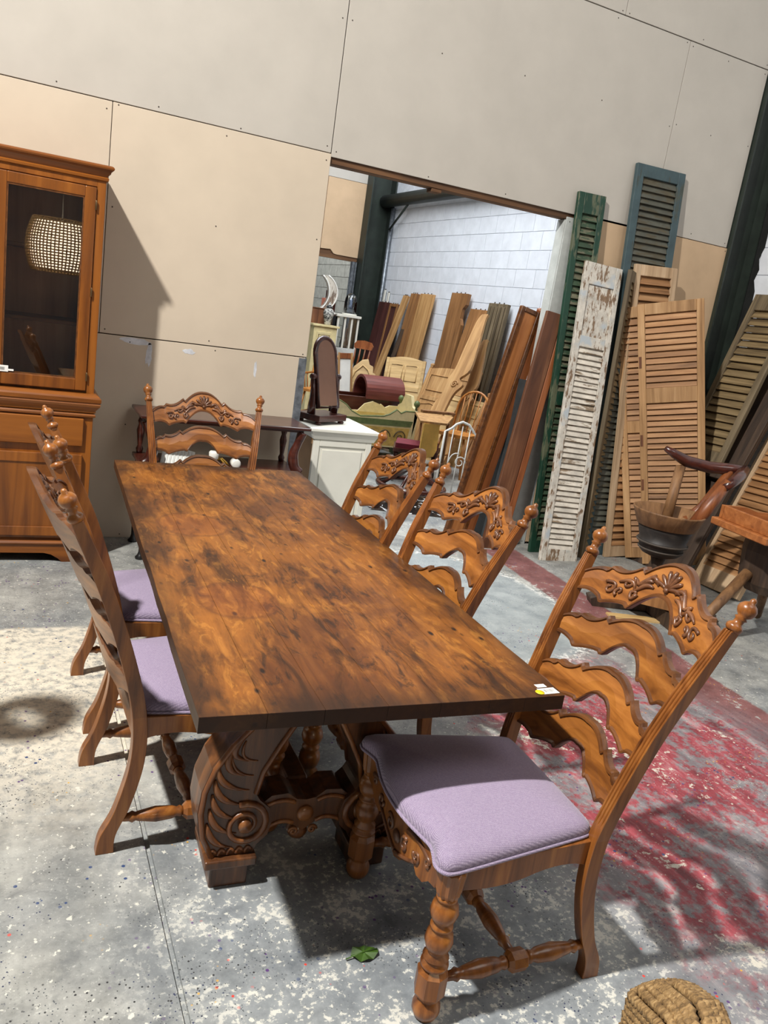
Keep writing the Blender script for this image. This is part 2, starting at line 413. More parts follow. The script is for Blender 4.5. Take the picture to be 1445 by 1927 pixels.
    # drips and specks of coloured paint
    for sc, lo, col, th, k in ((60, .13, (46, 52, 80), .56, 1.0), (75, .13, (214, 214, 208), .58, 2.0), (26, .11, (206, 64, 52), .60, 3.0), (36, .11, (206, 160, 60), .60, 4.0), (30, .13, (88, 60, 112), .55, 5.0), (24, .12, (52, 70, 110), .57, 7.0), (90, .15, (70, 74, 80), .52, 8.0), (58, .15, (48, 48, 50), .58, 6.0)):
        vo = t.n('TexVoronoi', {'Vector': t.n('Mapping', {'Vector': P, 'Location': (k * 1.7, k, 0)}).outputs[0], 'Scale': sc, 'Randomness': 1})
        sl = t.noise(t.n('Mapping', {'Vector': P, 'Location': (k * 3, k * 2, 0)}).outputs[0], 3.2, 3, .6)
        c = t.mix(t.mul(t.mask(vo.outputs[0], lo + .03, lo), t.mask(sl, th - .02, th + .04)), c, lin(*col))
    rg = t.ramp(n2, [(.3, (.42, .42, .42)), (.7, (.62, .62, .62))])
    return t.fin(c, rg, t.math('ADD', n3, t.mul(n2, .6)), .25, .003, spec=.45)
FLOOR = floor_mat()
# ================================================================ SETTING
# floor with a sunk expansion joint along the hall
b = MB()
b.box(-5, .425, -3, 20, -.12, 0); b.box(.441, 7.5, -3, 20, -.12, 0); b.box(.425, .441, -3, 20, -.12, -.012)
tag(b.obj('floor', FLOOR), kind='structure')

WY = 5.325
def wall_root(name):
    o = bpy.data.objects.new(name, None); COL.objects.link(o); o['kind'] = 'structure'; return o
# plasterboard partition: studs behind, one object for every board
b = MB()
for x in (-4.2, -3.0, -1.8, -.6, .5, 1.78): b.box(x, x + .05, WY + .015, WY + .10, 0, 6.6)
for x in (3.80, 4.6, 5.38): b.box(x, x + .05, WY + .015, WY + .10, 0, 6.6)
b.box(1.9, 3.7, WY + .02, WY + .10, 4.0, 4.05); b.box(-4.2, 1.83, WY + .11, WY + .12, 0, 6.6); b.box(3.85, 5.43, WY + .11, WY + .12, 0, 6.6); b.box(1.83, 3.85, WY + .11, WY + .12, 2.66, 6.6)
wb = b.obj('wall_back', TIMB); tag(wb, kind='structure')
boards = [(-2.30, .494, 2.648, 4.02, BOARD), ]
boards = [
    (-4.2, -2.26, 0, 1.320, BOARDT), (-2.254, -.50, 0, 1.320, BOARDT), (-.494, 1.846, 0, 1.320, BOARDT),
    (-4.2, -2.26, 1.326, 2.643, BOARDT), (-2.254, -.862, 1.326, 2.643, BOARDT), (-.858, .493, 1.326, 2.643, BOARDT), (.497, 1.853, 1.326, 2.643, BOARDT),
    (-4.2, -.955, 2.648, 4.015, BOARD), (-.95, 1.848, 2.648, 4.015, BOARD), (1.854, 4.584, 2.626, 4.015, BOARD), (4.588, 5.43, 2.648, 4.015, BOARD),
    (-4.2, -.955, 4.022, 6.6, BOARD), (-.95, 1.848, 4.022, 6.6, BOARD), (1.854, 3.942, 4.022, 6.6, BOARD), (3.946, 5.43, 4.022, 6.6, BOARD),
    (3.978, 5.455, 0.02, 2.643, BOARDR), (3.775, 3.972, 0.0, 2.60, BOARDP)]
for (x0, x1, z0, z1, m) in boards:
    q = MB().box(x0, x1, WY, WY + .0125, z0, z1).obj('board', m, wb, .0015)
    s = MB()
    nx = max(2, int((x1 - x0) / .55))
    for i in range(nx + 1):
        for zz in (z0 + .03, (z0 + z1) / 2 + .1, z1 - .03):
            xx = x0 + .03 + (x1 - x0 - .06) * i / nx + random.uniform(-.03, .03) * (0 < i < nx)
            s.lathe([(.0045, -.001), (.0045, .0012)], 6, T=Matrix.Translation((xx, WY, zz + random.uniform(-.02, .02))) @ Matrix.Rotation(PI / 2, 4, 'X'))
    s.obj('screws', SCREW, q)['kind'] = 'stuff'
# filler smears on the lower boards
for (x, z, w_, h_) in ((.72, 1.30, .22, .05), (.80, 1.22, .05, .16), (1.05, 1.27, .09, .04), (1.50, 1.20, .025, .12)):
    pts = [(x + w_ * .5 * math.cos(a) * random.uniform(.6, 1.1), z + h_ * .5 * math.sin(a) * random.uniform(.6, 1.1)) for a in [2 * PI * k / 14 for k in range(14)]]
    MB().prism(pts, WY - .001, WY + .0005, 'Y').obj('filler_smear', plain('filler', (206, 208, 212), .8) if 'filler' not in MATS else MATS['filler'], wb)
b = MB(); b.box(1.83, 3.80, WY + .014, WY + .11, 2.585, 2.63); b.box(2.62, 2.70, WY + .02, WY + .10, 2.56, 2.585)
tag(b.obj('trim_1', TIMB, None, .003), kind='structure')
b = MB(); b.box(1.838, 1.856, WY + .0135, WY + .07, 0, 2.58); b.box(1.80, 1.856, WY - .002, WY, 0, 1.316)
tag(b.obj('trim_2', GALV), kind='structure')
b = MB(); b.box(3.772, 3.79, WY + .0135, WY + .11, 0, 2.58)
tag(b.obj('trim_3', BOARDP), kind='structure')

# right-hand block wall, whole length of the hall
XW = 5.75
b = MB(); b.box(XW + .008, XW + .2, -1, 13.35, 0, 6.6)
wr = b.obj('wall_right', BLKWD); tag(wr, kind='structure')
bw = MB().box(0, .012, .003, .437, .003, .222).mesh('block', [BLKW])
for r in range(16):
    off = .22 if r % 2 else 0
    k = 0; y = 7.22 - off
    while y < 13.3:
        put('block', bw, wr, .0012, 1, (XW, y, r * .225)); y += .44
for r in range(14):
    y = 2.82 - (.22 if r % 2 else 0)
    while y < 5.2:
        put('block', bw, wr, .0012, 1, (XW, y, r * .225)); y += .44
b = MB(); b.box(XW + .008, XW + .2, 13.35, 18.5, 0, 6.6)
wg = b.obj('wall_rear', BLKGD); tag(wg, kind='structure')
bg = MB().box(0, .012, .004, .436, .004, .221).mesh('block', [BLKG])
for r in range(3, 14):
    y = 13.6 - (.22 if r % 2 else 0)
    while y < 17.6:
        put('block', bg, wg, .0012, 1, (XW, y, r * .225)); y += .44
# black brushed paint band beside the near column
ye = []
for k in range(60):
    z = k * .09; ye.append((5.235 + random.uniform(-.03, .018), z))
MB().prism([(5.5, 0)] + ye + [(5.5, ye[-1][1])], XW - .004, XW - .001, 'X').obj('paint_band', BLKB, wr)

# steel portal columns and eave beam
def column(label, y0, z1):
    t = thing('steel_column', label, 'column', (5.6, y0 + .1, 0), world=True)
    MB().box(5.44, 5.455, y0, y0 + .19, 0, z1).obj('flange', STEEL, t)
    MB().box(5.725, 5.74, y0, y0 + .19, 0, z1).obj('flange', STEEL, t)
    MB().box(5.455, 5.725, y0 + .09, y0 + .10, 0, z1).obj('web', STEEL, t)
    MB().box(5.40, 5.742, y0 - .03, y0 + .22, 0, .02).obj('base_plate', STEEL, t)
    return t
column('near dark green steel column at right end of the cream board partition', 5.29, 6.4)
t = thing('steel_column', 'far dark green steel column beside the white block wall, seen through the opening', 'column', (5.5, 13.3, 0), world=True)
MB().box(5.30, 5.32, 13.0, 13.45, 0, 6.4).obj('flange', STEEL, t)
MB().box(5.32, 5.72, 13.2, 13.215, 0, 6.4).obj('web', STEEL, t)
MB().box(5.72, 5.74, 13.0, 13.45, 0, 6.4).obj('flange', STEEL, t)
MB().tube([(5.70, 12.94, 0), (5.70, 12.94, 3.4)], .035, 10).obj('downpipe', GALV, t)
t = thing('eave_beam', 'dark green steel tube running along the top of the white block wall', 'beam', (5.62, 9, 3.45), world=True)
MB().tube([(5.62, 5.5, 3.50), (5.62, 13.15, 3.50)], .10, 14).obj('tube', STEEL, t)
MB().tube([(5.66, 12.9, 3.05), (5.62, 12.2, 3.42)], .018, 8).obj('brace', STEEL, t)

# second partition further back
b = MB(); b.box(2.6, 5.28, 13.28, 13.34, 2.50, 6.5)
wm = b.obj('wall_middle', TIMB); tag(wm, kind='structure')
MB().box(4.0, 4.615, 13.262, 13.28, 2.545, 3.95).obj('board', BOARDR, wm)
b = MB(); b.prism([(4.62, 2.59), (4.80, 2.60), (4.86, 2.54), (4.92, 2.53), (5.34, 2.53), (5.34, 3.72), (4.62, 3.72)], 13.255, 13.275, 'Y').obj('board', BOARDR, wm)
MB().box(4.0, 5.34, 13.25, 13.27, 3.725, 6.4).obj('board', BOARD, wm)
b = MB(); b.box(2.6, 5.3, 13.27, 13.36, 2.46, 2.53); tag(b.obj('trim_4', TIMB), kind='structure')
b = MB(); b.box(5.20, 5.245, 13.2, 13.27, 0, 2.46); b.box(5.255, 5.285, 13.2, 13.27, 0, 2.46); b.box(5.20, 5.285, 13.27, 13.28, 0, 2.46)
tag(b.obj('trim_5', GALV), kind='structure')

# ================================================================ DINING TABLE
TH = -0.0371
u = Vector((math.cos(TH), math.sin(TH))); wv = Vector((-math.sin(TH), math.cos(TH)))
TL_, TW_ = 2.66, 1.0
cen = Vector((.4085, 1.6095)) + u * .5 + wv * TL_ / 2
tb = thing('dining_table', 'long dark-stained plank dining table with carved scroll trestle legs', 'table', (cen.x, cen.y, 0), TH)
xs = [-.5, -.338, -.196, -.03, .118, .262, .372, .5]
for i in range(len(xs) - 1):
    x0, x1 = xs[i] + (.0002 if i else 0), xs[i + 1] - (.0002 if i < 6 else 0)
    b = MB()
    n = 24; ys = [-1.33 + 2.66 * k / n for k in range(n + 1)]
    jl = [random.uniform(0, .003) if i == 0 else 0 for _ in ys]; jr = [random.uniform(0, .003) if i == 6 else 0 for _ in ys]
    vs, fs = [], []
    for k, y in enumerate(ys):
        vs += [(x0 + jl[k], y, .718), (x1 - jr[k], y, .718), (x1 - jr[k], y, .76), (x0 + jl[k], y, .76)]
    ft, fe = [], []
    for k in range(n):
        a, c = 4 * k, 4 * k + 4
        ft.append((a + 3, a + 2, c + 2, c + 3))
        fe += [(a, c, c + 1, a + 1), (a + 1, c + 1, c + 2, a + 2), (a, a + 3, c + 3, c)]
    fe += [(0, 1, 2, 3), (4 * n, 4 * n + 3, 4 * n + 2, 4 * n + 1)]
    b.add(vs, ft, 0); b.f += [list(f) for f in fe]; b.m += [1] * len(fe); b.s += [False] * len(fe)
    b.obj('plank', [TOP, TEDGE], tb, .0008)
PCX = -.07
def spiral(cx, cz, r0, r1, a0, turns, n=30):
    return [(cx + (r0 + (r1 - r0) * k / n) * math.cos(a0 + turns * 2 * PI * k / n), cz + (r0 + (r1 - r0) * k / n) * math.sin(a0 + turns * 2 * PI * k / n)) for k in range(n + 1)]
def qb(p, c, q, n=8):
    return [((1 - t) ** 2 * p[0] + 2 * t * (1 - t) * c[0] + t * t * q[0], (1 - t) ** 2 * p[1] + 2 * t * (1 - t) * c[1] + t * t * q[1]) for t in [k / n for k in range(n + 1)]]
outer = [(-.285, .10), (-.318, .17), (-.330, .25), (-.324, .32), (-.300, .39), (-.255, .46), (-.20, .52), (-.15, .58), (-.125, .64), (-.12, .70)]
inner = [(-.0, .70), (-.01, .64), (-.035, .58), (-.07, .52), (-.11, .45), (-.15, .37), (-.165, .30), (-.150, .275), (-.118, .245), (-.105, .20), (-.115, .155), (-.145, .125), (-.155, .10)]
for py in (-.915, .66):
    pd = MB().box(-.34 + PCX, .34 + PCX, py - .05, py + .05, .675, .718).obj('trestle_head', LEGW, tb, .006)
    for sx in (-1, 1):
        f = lambda p: (PCX + p[0] * -sx, p[1])
        poly = [f(p) for p in outer + inner]
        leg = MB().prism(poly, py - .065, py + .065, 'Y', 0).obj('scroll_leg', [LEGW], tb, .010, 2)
        c = MB()
        for face in (-1, 1):
            yy = py + face * .066
            sp = [f(p) for p in spiral(-.188, .198, .073, .016, 1.9, -1.7)]
            c.tube([(x, yy, z) for x, z in sp], [.011 - .004 * k / 30 for k in range(31)], 6)
            c.lathe([(.020, -.012), (.020, .006), (.012, .014)], 12, T=Matrix.Translation((f((-.188, .198))[0], yy, .198)) @ Matrix.Rotation(-face * -PI / 2, 4, 'X'))
            ol = [f(p) for p in outer]; il = [f(p) for p in inner[:7]]
            c.tube([(x * .97 + PCX * .03, yy, z) for x, z in ol], .009, 6)
            c.tube([(x, yy, z) for x, z in il], .008, 6)
            for k in range(7):      # acanthus fronds rising from the volute
                z0 = .13 + k * .047
                a = f((-.235 + .006 * k, z0)); cc = f((-.29 + .002 * k, z0 + .015)); e = f((-.300 + .004 * k if k < 4 else -.284 + .036 * (k - 4), z0 + .085))
                pts = qb(e, cc, a)
                c.tube([(x, yy, z) for x, z in pts], [.005, .009, .0115, .0125, .012, .0105, .008, .0055, .004], 6, flat=.9)
                pts = qb((e[0] + sx * .0, e[1] - .022), f((-.26 + .004 * k, z0 + .0)), f((-.218 + .008 * k, z0 - .004)))
                c.tube([(x, yy, z) for x, z in pts], [.003, .005, .006, .0065, .006, .005, .004, .003, .002], 6, flat=.8)
            for k in range(5):      # drapery carving above the plinth
                x = -.272 + k * .026
                pts = qb(f((x - .012, .105)), f((x - .006, .135)), f((x + .008, .112)))
                c.tube([(q[0], yy, q[1]) for q in pts], .005, 6)
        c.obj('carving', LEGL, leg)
        p0, p1 = sorted((f((-.298, 0))[0], f((-.145, 0))[0]))
        pl = MB(); pl.box(p0 + .02, p1 - .02, py - .075, py + .075, 0, .072); pl.box(p0, p1, py - .09, py + .09, .072, .10)
        pl.obj('plinth', [LEGW], tb, .005, 2)
    # carved stretcher between the volutes, with rosette and drop
    top = [(-.14, .25), (-.11, .275), (-.06, .278), (-.03, .255), (0, .25), (.03, .255), (.06, .278), (.11, .275), (.14, .25)]
    bot = [(.14, .15), (.11, .175), (.06, .19), (.03, .165), (0, .145), (-.03, .165), (-.06, .19), (-.11, .175), (-.14, .15)]
    s_ = MB().prism([(x + PCX, z) for x, z in top + bot], py - .05, py + .05, 'Y').obj('stretcher', LEGW, tb, .006, 2)
    c = MB()
    for face in (-1, 1):
        yy = py + face * .051
        c.lathe([(.026, -.004), (.026, .006), (.014, .012)], 14, T=Matrix.Translation((PCX, yy, .205)) @ Matrix.Rotation(face * -PI / 2, 4, 'X'))
        for sx in (-1, 1):
            c.tube([(PCX + sx * x, yy, z) for x, z in qb((.13, .16), (.075, .20), (.035, .175))], .007, 6)
            c.tube([(PCX + sx * x, yy, z) for x, z in qb((.13, .24), (.075, .27), (.035, .245))], .007, 6)
            c.tube([(PCX + sx * x, yy, z) for x, z in spiral(.03, .145, .014, .004, 0, 1.2, 14)], .005, 6)
    c.obj('carving', LEGL, s_)['kind'] = 'stuff'
    MB().lathe([(.012, .15), (.03, .13), (.034, .112), (.026, .096), (.010, .09)], 14, T=Tz(PCX, py, 0)).obj('drop_finial', LEGL, s_)
MB().box(PCX - .035, PCX + .035, -.86, .60, .20, .26).obj('long_stretcher', LEGW, tb, .006)

# price tag on the near right corner
t = thing('price_tag', 'white price label with yellow sticker on the near corner of the dining table', 'tag', (cen.x + .462 * u.x - 1.302 * wv.x, cen.y + .462 * u.y - 1.302 * wv.y, .7604), TH + .05)
MB().box(-.028, .028, -.016, .016, 0, .0006).obj('label_card', PAPER, t)
MB().box(-.02, .012, .022, .040, 0, .0005).obj('paper_flap', PAPER, t)
MB().lathe([(.013, .0008), (.013, .0014)], 16, T=Tz(-.031, -.004, 0)).obj('sticker', TAGY, t)
b = MB()
for k in range(13): b.box(-.012 + k * .0026, -.012 + k * .0026 + random.choice((.0008, .0013)), -.007, .009, .0006, .0008)
b.obj('barcode', BLACK, t)

# ================================================================ DINING CHAIRS
def lerp_tab(tab, z):
    for (z0, a0), (z1, a1) in zip(tab, tab[1:]):
        if z <= z1:
            t = (z - z0) / (z1 - z0); return a0 + (a1 - a0) * t
    return tab[-1][1] + (tab[-1][1] - tab[-2][1]) * (z - tab[-1][0]) / (tab[-1][0] - tab[-2][0])
def smooth_tab(tab, n=24):
    # Catmull-Rom resample
    out = []
    P = [tab[0]] + tab + [tab[-1]]
    for i in range(1, len(P) - 2):
        for k in range(n):
            t = k / n; q = []
            for d in (0, 1):
                p0, p1, p2, p3 = P[i - 1][d], P[i][d], P[i + 1][d], P[i + 2][d]
                q.append(.5 * (2 * p1 + (p2 - p0) * t + (2 * p0 - 5 * p1 + 4 * p2 - p3) * t * t + (3 * p1 - p0 - 3 * p2 + p3) * t ** 3))
            out.append(tuple(q))
    out.append(tab[-1]); return out
PX = smooth_tab([(0, -.268), (.06, -.262), (.15, -.225), (.30, -.192), (.45, -.195), (.62, -.235), (.85, -.312), (1.065, -.405)], 8)
PYT = [(0, .242), (.45, .242), (.75, .262), (1.065, .298)]
postx = lambda z: lerp_tab(PX, z)
posty = lambda z: lerp_tab(PYT, z)

def profile(pts):
    def f(s):
        s = -abs(s)
        for (s0, h0, bl), (s1, h1, _) in zip(pts, pts[1:]):
            if s <= s1:
                t = (s - s0) / (s1 - s0); return h0 + (h1 - h0) * t + bl * 4 * t * (1 - t)
        return pts[-1][1]
    return f
CU = profile([(-1, 0, .010), (-.76, .026, 0), (-.725, .041, -.016), (-.40, .072, 0), (-.36, .058, .016), (0, .114, 0)])
CL = profile([(-1, -.066, .011), (-.70, -.064, -.002), (-.655, -.075, .004), (-.38, -.052, -.001), (-.335, -.059, .019), (0, .010, 0)])
SU = profile([(-1, 0, .008), (-.82, .016, 0), (-.775, .029, -.013), (-.47, .053, 0), (-.425, .040, .013), (0, .079, 0)])
SL = profile([(-1, -.054, .005), (-.74, -.064, -.002), (-.685, -.075, .004), (-.36, -.052, -.001), (-.315, -.059, .019), (0, -.002, 0)])
def slat_pt(s, z, fwd, zb, bow):
    hw = posty(zb) - .012
    return (postx(z) - bow * (1 - s * s) + fwd, s * hw, z)
def slat_mesh(zb, U, Lw, bow=.045, n=72):
    b = MB(); ss = [-1 + 2 * k / n for k in range(n + 1)]
    rows = [(0, 0, -.002), (0, .002, .006), (0, .008, .007), (0, .0125, .0005), (.5, 0, .003), (1, -.0125, .0005), (1, -.008, .007), (1, -.002, .006), (1, 0, -.002)]
    rows += [(1, -.001, -.020), (0, .001, -.020)]
    R = len(rows); vs, fs, fd = [], [], []
    for s in ss:
        lo, hi = zb + Lw(s), zb + U(s)
        for fr, of, fw in rows:
            vs.append(slat_pt(s, lo + (hi - lo) * fr + of, fw, zb, bow))
    for i in range(n):
        for k in range(R):
            k2 = (k + 1) % R
            q = (i * R + k, i * R + k2, (i + 1) * R + k2, (i + 1) * R + k)
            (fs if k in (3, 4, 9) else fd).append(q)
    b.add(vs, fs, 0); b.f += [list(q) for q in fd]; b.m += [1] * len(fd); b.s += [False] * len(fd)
    b.f += [list(range(R)), [n * R + k for k in range(R)]]; b.m += [0, 0]; b.s += [False, False]
    return b

def chair_proto(label, loc, rz):
    t = thing('dining_chair', label, 'chair', loc, rz, 'ladder-back dining chairs around the long table')
    # back posts, one fluted sweep each
    for sy in (-1, 1):
        zs = [p[0] for p in PX]; rings = []
        for z in zs:
            x, y = postx(z), posty(z) * sy
            k = 1.0 + .25 * max(0, (.1 - z) / .1)
            hu, hv = .0185, .021 * k
            if z > .9: hu *= 1 - .25 * (z - .9) / .15; hv *= 1 - .2 * (z - .9) / .15
            g = .0062 if z > .50 else 0
            prof = [(-hu, -hv), (hu, -hv), (hu, hv)]
            for q in range(3):
                c0 = hu * (1 - .12) - (2 * hu * .88) * q / 3
                wd = 2 * hu * .88 / 3
                prof += [(c0 - wd * .18, hv), (c0 - wd * .5, hv - g), (c0 - wd * .82, hv)]
            prof += [(-hu, hv)]
            rings.append([(x + v_, y + u_, z) for u_, v_ in prof])
        pst = MB().loft(rings).obj('back_post', CH, t, .0015)
        d = Vector((postx(1.065) - postx(1.02), (posty(1.065) - posty(1.02)) * sy, .045))
        MB().lathe([(.0165, -.004), (.021, .002), (.022, .009), (.019, .014), (.0125, .020), (.0125, .030), (.017, .034), (.012, .039), (.020, .046), (.0245, .056), (.024, .066), (.017, .076), (.008, .081), (.0085, .087), (.004, .093)], 18,
                   T=along((postx(1.065), posty(1.065) * sy, 1.065), d)).obj('finial', CH, pst)
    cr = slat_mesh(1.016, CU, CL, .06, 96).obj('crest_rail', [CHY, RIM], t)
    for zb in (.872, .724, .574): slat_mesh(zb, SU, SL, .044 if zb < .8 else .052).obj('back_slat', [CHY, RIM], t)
    # carved acanthus on the crest
    c = MB()
    hwc = posty(1.016) - .012
    mid = lambda s: 1.016 + (CU(s) + CL(s)) / 2
    def P(a, h):    # a metres along, h metres above centre line
        s = a / hwc; return slat_pt(s, mid(s) + h, .005, 1.016, .06)
    for k in range(-3, 4):
        a = k * .36
        pts = [P(math.sin(a) * r, -.026 + math.cos(a) * r * .92) for r in (.006, .020, .035, .050, .062)]
        c.tube(pts, [.0035, .0055, .0068, .0082, .0045], 7, up=(1, 0, 0), flat=.9)
    c.lathe([(.009, -.002), (.008, .006), (.003, .008)], 10, T=along(P(0, -.026), (1, 0, .4)))
    for sy in (-1, 1):
        for (a0, h0, r, st, tn) in ((.178, -.004, .021, 0.3, 1.25), (.128, .011, .017, 2.0, 1.2), (.096, -.015, .015, 3.8, 1.1), (.145, -.014, .013, 5.0, 1.0)):
            pts = [P(sy * (a0 + (r * (1 - .8 * q / 18)) * math.cos(st + tn * 2 * PI * q / 18)), h0 + r * (1 - .8 * q / 18) * math.sin(st + tn * 2 * PI * q / 18)) for q in range(19)]
            c.tube(pts, [.0060 - .0022 * q / 18 for q in range(19)], 6, up=(1, 0, 0))
        for (a0, h0, a1, h1, bend) in ((.035, -.018, .085, .020, .012), (.045, -.024, .105, -.004, .010), (.06, .022, .115, .024, -.008), (.10, -.002, .16, .016, .010), (.055, -.004, .09, .004, .008)):
            pts = [P(sy * (a0 + (a1 - a0) * q / 8), h0 + (h1 - h0) * q / 8 + bend * math.sin(PI * q / 8)) for q in range(9)]
            c.tube(pts, [.003, .0055, .0072, .008, .0078, .007, .006, .0045, .003], 6, up=(1, 0, 0))
    c.obj('carving', CARV, cr)
    # turned front legs
    for sy in (-1, 1):
        T = Tz(.245, .262 * sy, 0)
        lg = MB()
        lg.lathe([(.018, 0), (.030, .006), (.0365, .022), (.036, .038), (.028, .056), (.024, .062), (.029, .066)], 20, T=T)
        lg.lathe([(.034, .066), (.041, .078), (.041, .138), (.030, .152)], 8, T=T, sm=False)
        lg.lathe([(.030, .152), (.036, .158), (.036, .166), (.028, .172), (.030, .178), (.034, .184), (.021, .196), (.030, .208), (.0365, .230), (.033, .252), (.021, .264), (.029, .269), (.029, .276), (.020, .283), (.031, .296), (.0365, .314), (.032, .336), (.020, .348), (.027, .350), (.027, .358), (.024, .362)], 20, T=T)
        lg.lathe([(.027, .360), (.033, .374), (.039, .436), (.036, .440)], 24, T=T, sm=False, flute=.12)
        lg.obj('front_leg', CH, t)
    # aprons
    for sy in (-1, 1):
        lo = qb((-.18, .365), (-.10, .400), (.02, .370), 8) + qb((.02, .370), (.10, .352), (.21, .372), 6)[1:]
        p = MB(); n = len(lo)
        vs, fs = [], []
        for i, (x, z) in enumerate(lo):
            tt = (x + .18) / .39; yc = sy * (.232 + .028 * tt)
            vs += [(x, yc - .011, z), (x, yc + .011, z), (x, yc + .011, .442), (x, yc - .011, .442)]
        p.loft([vs[4 * i:4 * i + 4] for i in range(n)]).obj('side_apron', CH, t, .002)
    fl = [(-.235, .36), (-.20, .352), (-.17, .325), (-.135, .318), (-.11, .335), (-.07, .318), (-.035, .285), (0, .272), (.035, .285), (.07, .318), (.11, .335), (.135, .318), (.17, .325), (.20, .352), (.235, .36)]
    fa = MB().prism(fl + [(.235, .442), (-.235, .442)], .245, .268, 'X').obj('front_apron', CH, t, .003)
    c = MB()
    for sy in (-1, 1):
        for (y0, z0, r, st) in ((.05, .345, .024, 1.0), (.125, .365, .020, 3.0), (.185, .388, .015, 0.5)):
            c.tube([(.269, sy * (y0 + r * (1 - .8 * q / 16) * math.cos(st + q / 16 * 8)), z0 + r * (1 - .8 * q / 16) * math.sin(st + q / 16 * 8)) for q in range(17)], [.006 - .002 * q / 16 for q in range(17)], 6)
        c.tube([(.269, sy * y, z) for y, z in qb((.0, .29), (.05, .30), (.12, .345))], .006, 6)
        c.tube([(.269, sy * y, z) for y, z in qb((.06, .40), (.12, .42), (.20, .40))], .006, 6)
    c.lathe([(.02, -.004), (.02, .004), (.008, .008)], 12, T=Matrix.Translation((.268, 0, .335)) @ Matrix.Rotation(PI / 2, 4, 'Y'))
    c.obj('carving', CARV, fa)
    MB().box(-.21, -.188, -.225, .225, .38, .442).obj('back_apron', CH, t, .002)
    # H stretcher
    def turned(p0, p1):
        L = (Vector(p1) - Vector(p0)).length; T = along(p0, Vector(p1) - Vector(p0)); m = MB()
        m.lathe([(.011, 0), (.013, .03 * L / .45), (.018, .04), (.013, .05), (.016, .06), (.024, .11 * L / .45), (.020, .16 * L / .45), (.014, L * .39), (.018, L * .41), (.014, L * .43)], 16, T=T)
        m.lathe([(.018, L * .43), (.029, L * .455), (.029, L * .545), (.018, L * .57)], 8, T=T, sm=False)
        m.lathe([(.014, L * .57), (.018, L * .59), (.014, L * .61), (.020, L - .16 * L / .45), (.024, L - .11 * L / .45), (.016, L - .06), (.013, L - .05), (.018, L - .04), (.013, L - .03 * L / .45), (.011, L)], 16, T=T)
        return m
    for sy in (-1, 1):
        turned((.215, .262 * sy, .108), (-.232, .244 * sy, .108)).obj('side_stretcher', CH, t)
    turned((-.008, -.228, .108), (-.008, .228, .108)).obj('cross_stretcher', CH, t)
    # upholstered seat with piping
    half = [(.300, 0), (.298, .05), (.291, .10), (.280, .15), (.272, .19), (.280, .225), (.290, .255), (.284, .280), (.262, .291), (.20, .284), (.10, .268), (0, .252), (-.10, .236), (-.165, .224), (-.185, .205), (-.189, .15), (-.190, .07)]
    half = smooth_tab(half, 3)
    ol = half + [(x, -y) for x, y in reversed(half[:-1])][:-1]
    ol = half + [(x, -y) for x, y in half[::-1] if y > 1e-6]
    cx = .06; rings = []
    for k, z in ((.965, .438), (1.0, .446), (1.012, .458), (.995, .472), (.95, .482), (.86, .490), (.7, .497), (.5, .502), (.28, .504), (.10, .505)):
        rings.append([(cx + (x - cx) * k, y * k, z) for x, y in ol])
    cu = MB().loft(rings, 0, True).obj('seat_cushion', FAB, t)
    MB().tube([(cx + (x - cx) * 1.012, y * 1.012, .4475) for x, y in ol], .0052, 6, closed=True).obj('piping', FAB, cu)
    return t

ch = chair_proto('nearest ladder-back dining chair with lavender seat, at the right front corner of the table', (1.26, 1.622, 0), PI - .05)
dup(ch, (1.19, 2.47, 0), PI + .01, 'middle ladder-back dining chair of the three on the right side of the table')
dup(ch, (1.20, 3.20, 0), PI - .057, 'furthest right-hand ladder-back dining chair, in front of the white cabinet')
dup(ch, (.945, 3.965, 0), -1.646, 'ladder-back dining chair at the far head of the table, facing the camera')
dup(ch, (.565, 2.43, 0), .03, 'nearer of the two ladder-back dining chairs on the left side of the table')
dup(ch, (.58, 3.13, 0), .03, 'further left-hand ladder-back dining chair, in front of the display cabinet')

# ================================================================ DISPLAY CABINET
t = thing('display_cabinet', 'tall cherry-wood display cabinet with glazed upper doors against the wall', 'cabinet', (-.1, 5.05, 0), world=True)
XR, XL = .445, -.645
def mold(prof, z0, nm, y_front, m=CABX):
    # profile (out, z) carried round the two front corners
    rings = []
    for (x, y, sx) in ((XL, 5.29, -1), (XL, y_front, -1), (XR, y_front, 1), (XR, 5.29, 1)):
        rr = []
        for o, z in prof:
            rr.append((x + sx * o, y - (o if y == y_front else 0), z0 + z))
        rr += [(x - sx * .02, y + (.02 if y == y_front else 0), z0 + prof[-1][1]), (x - sx * .02, y + (.02 if y == y_front else 0), z0 + prof[0][1])]
        rings.append(rr)
    return MB().loft(rings, 0, False).obj(nm, m, t)
b = MB(); b.box(XL, XR, 4.84, 5.29, .14, .90); b.obj('base_carcass', CAB, t, .002)
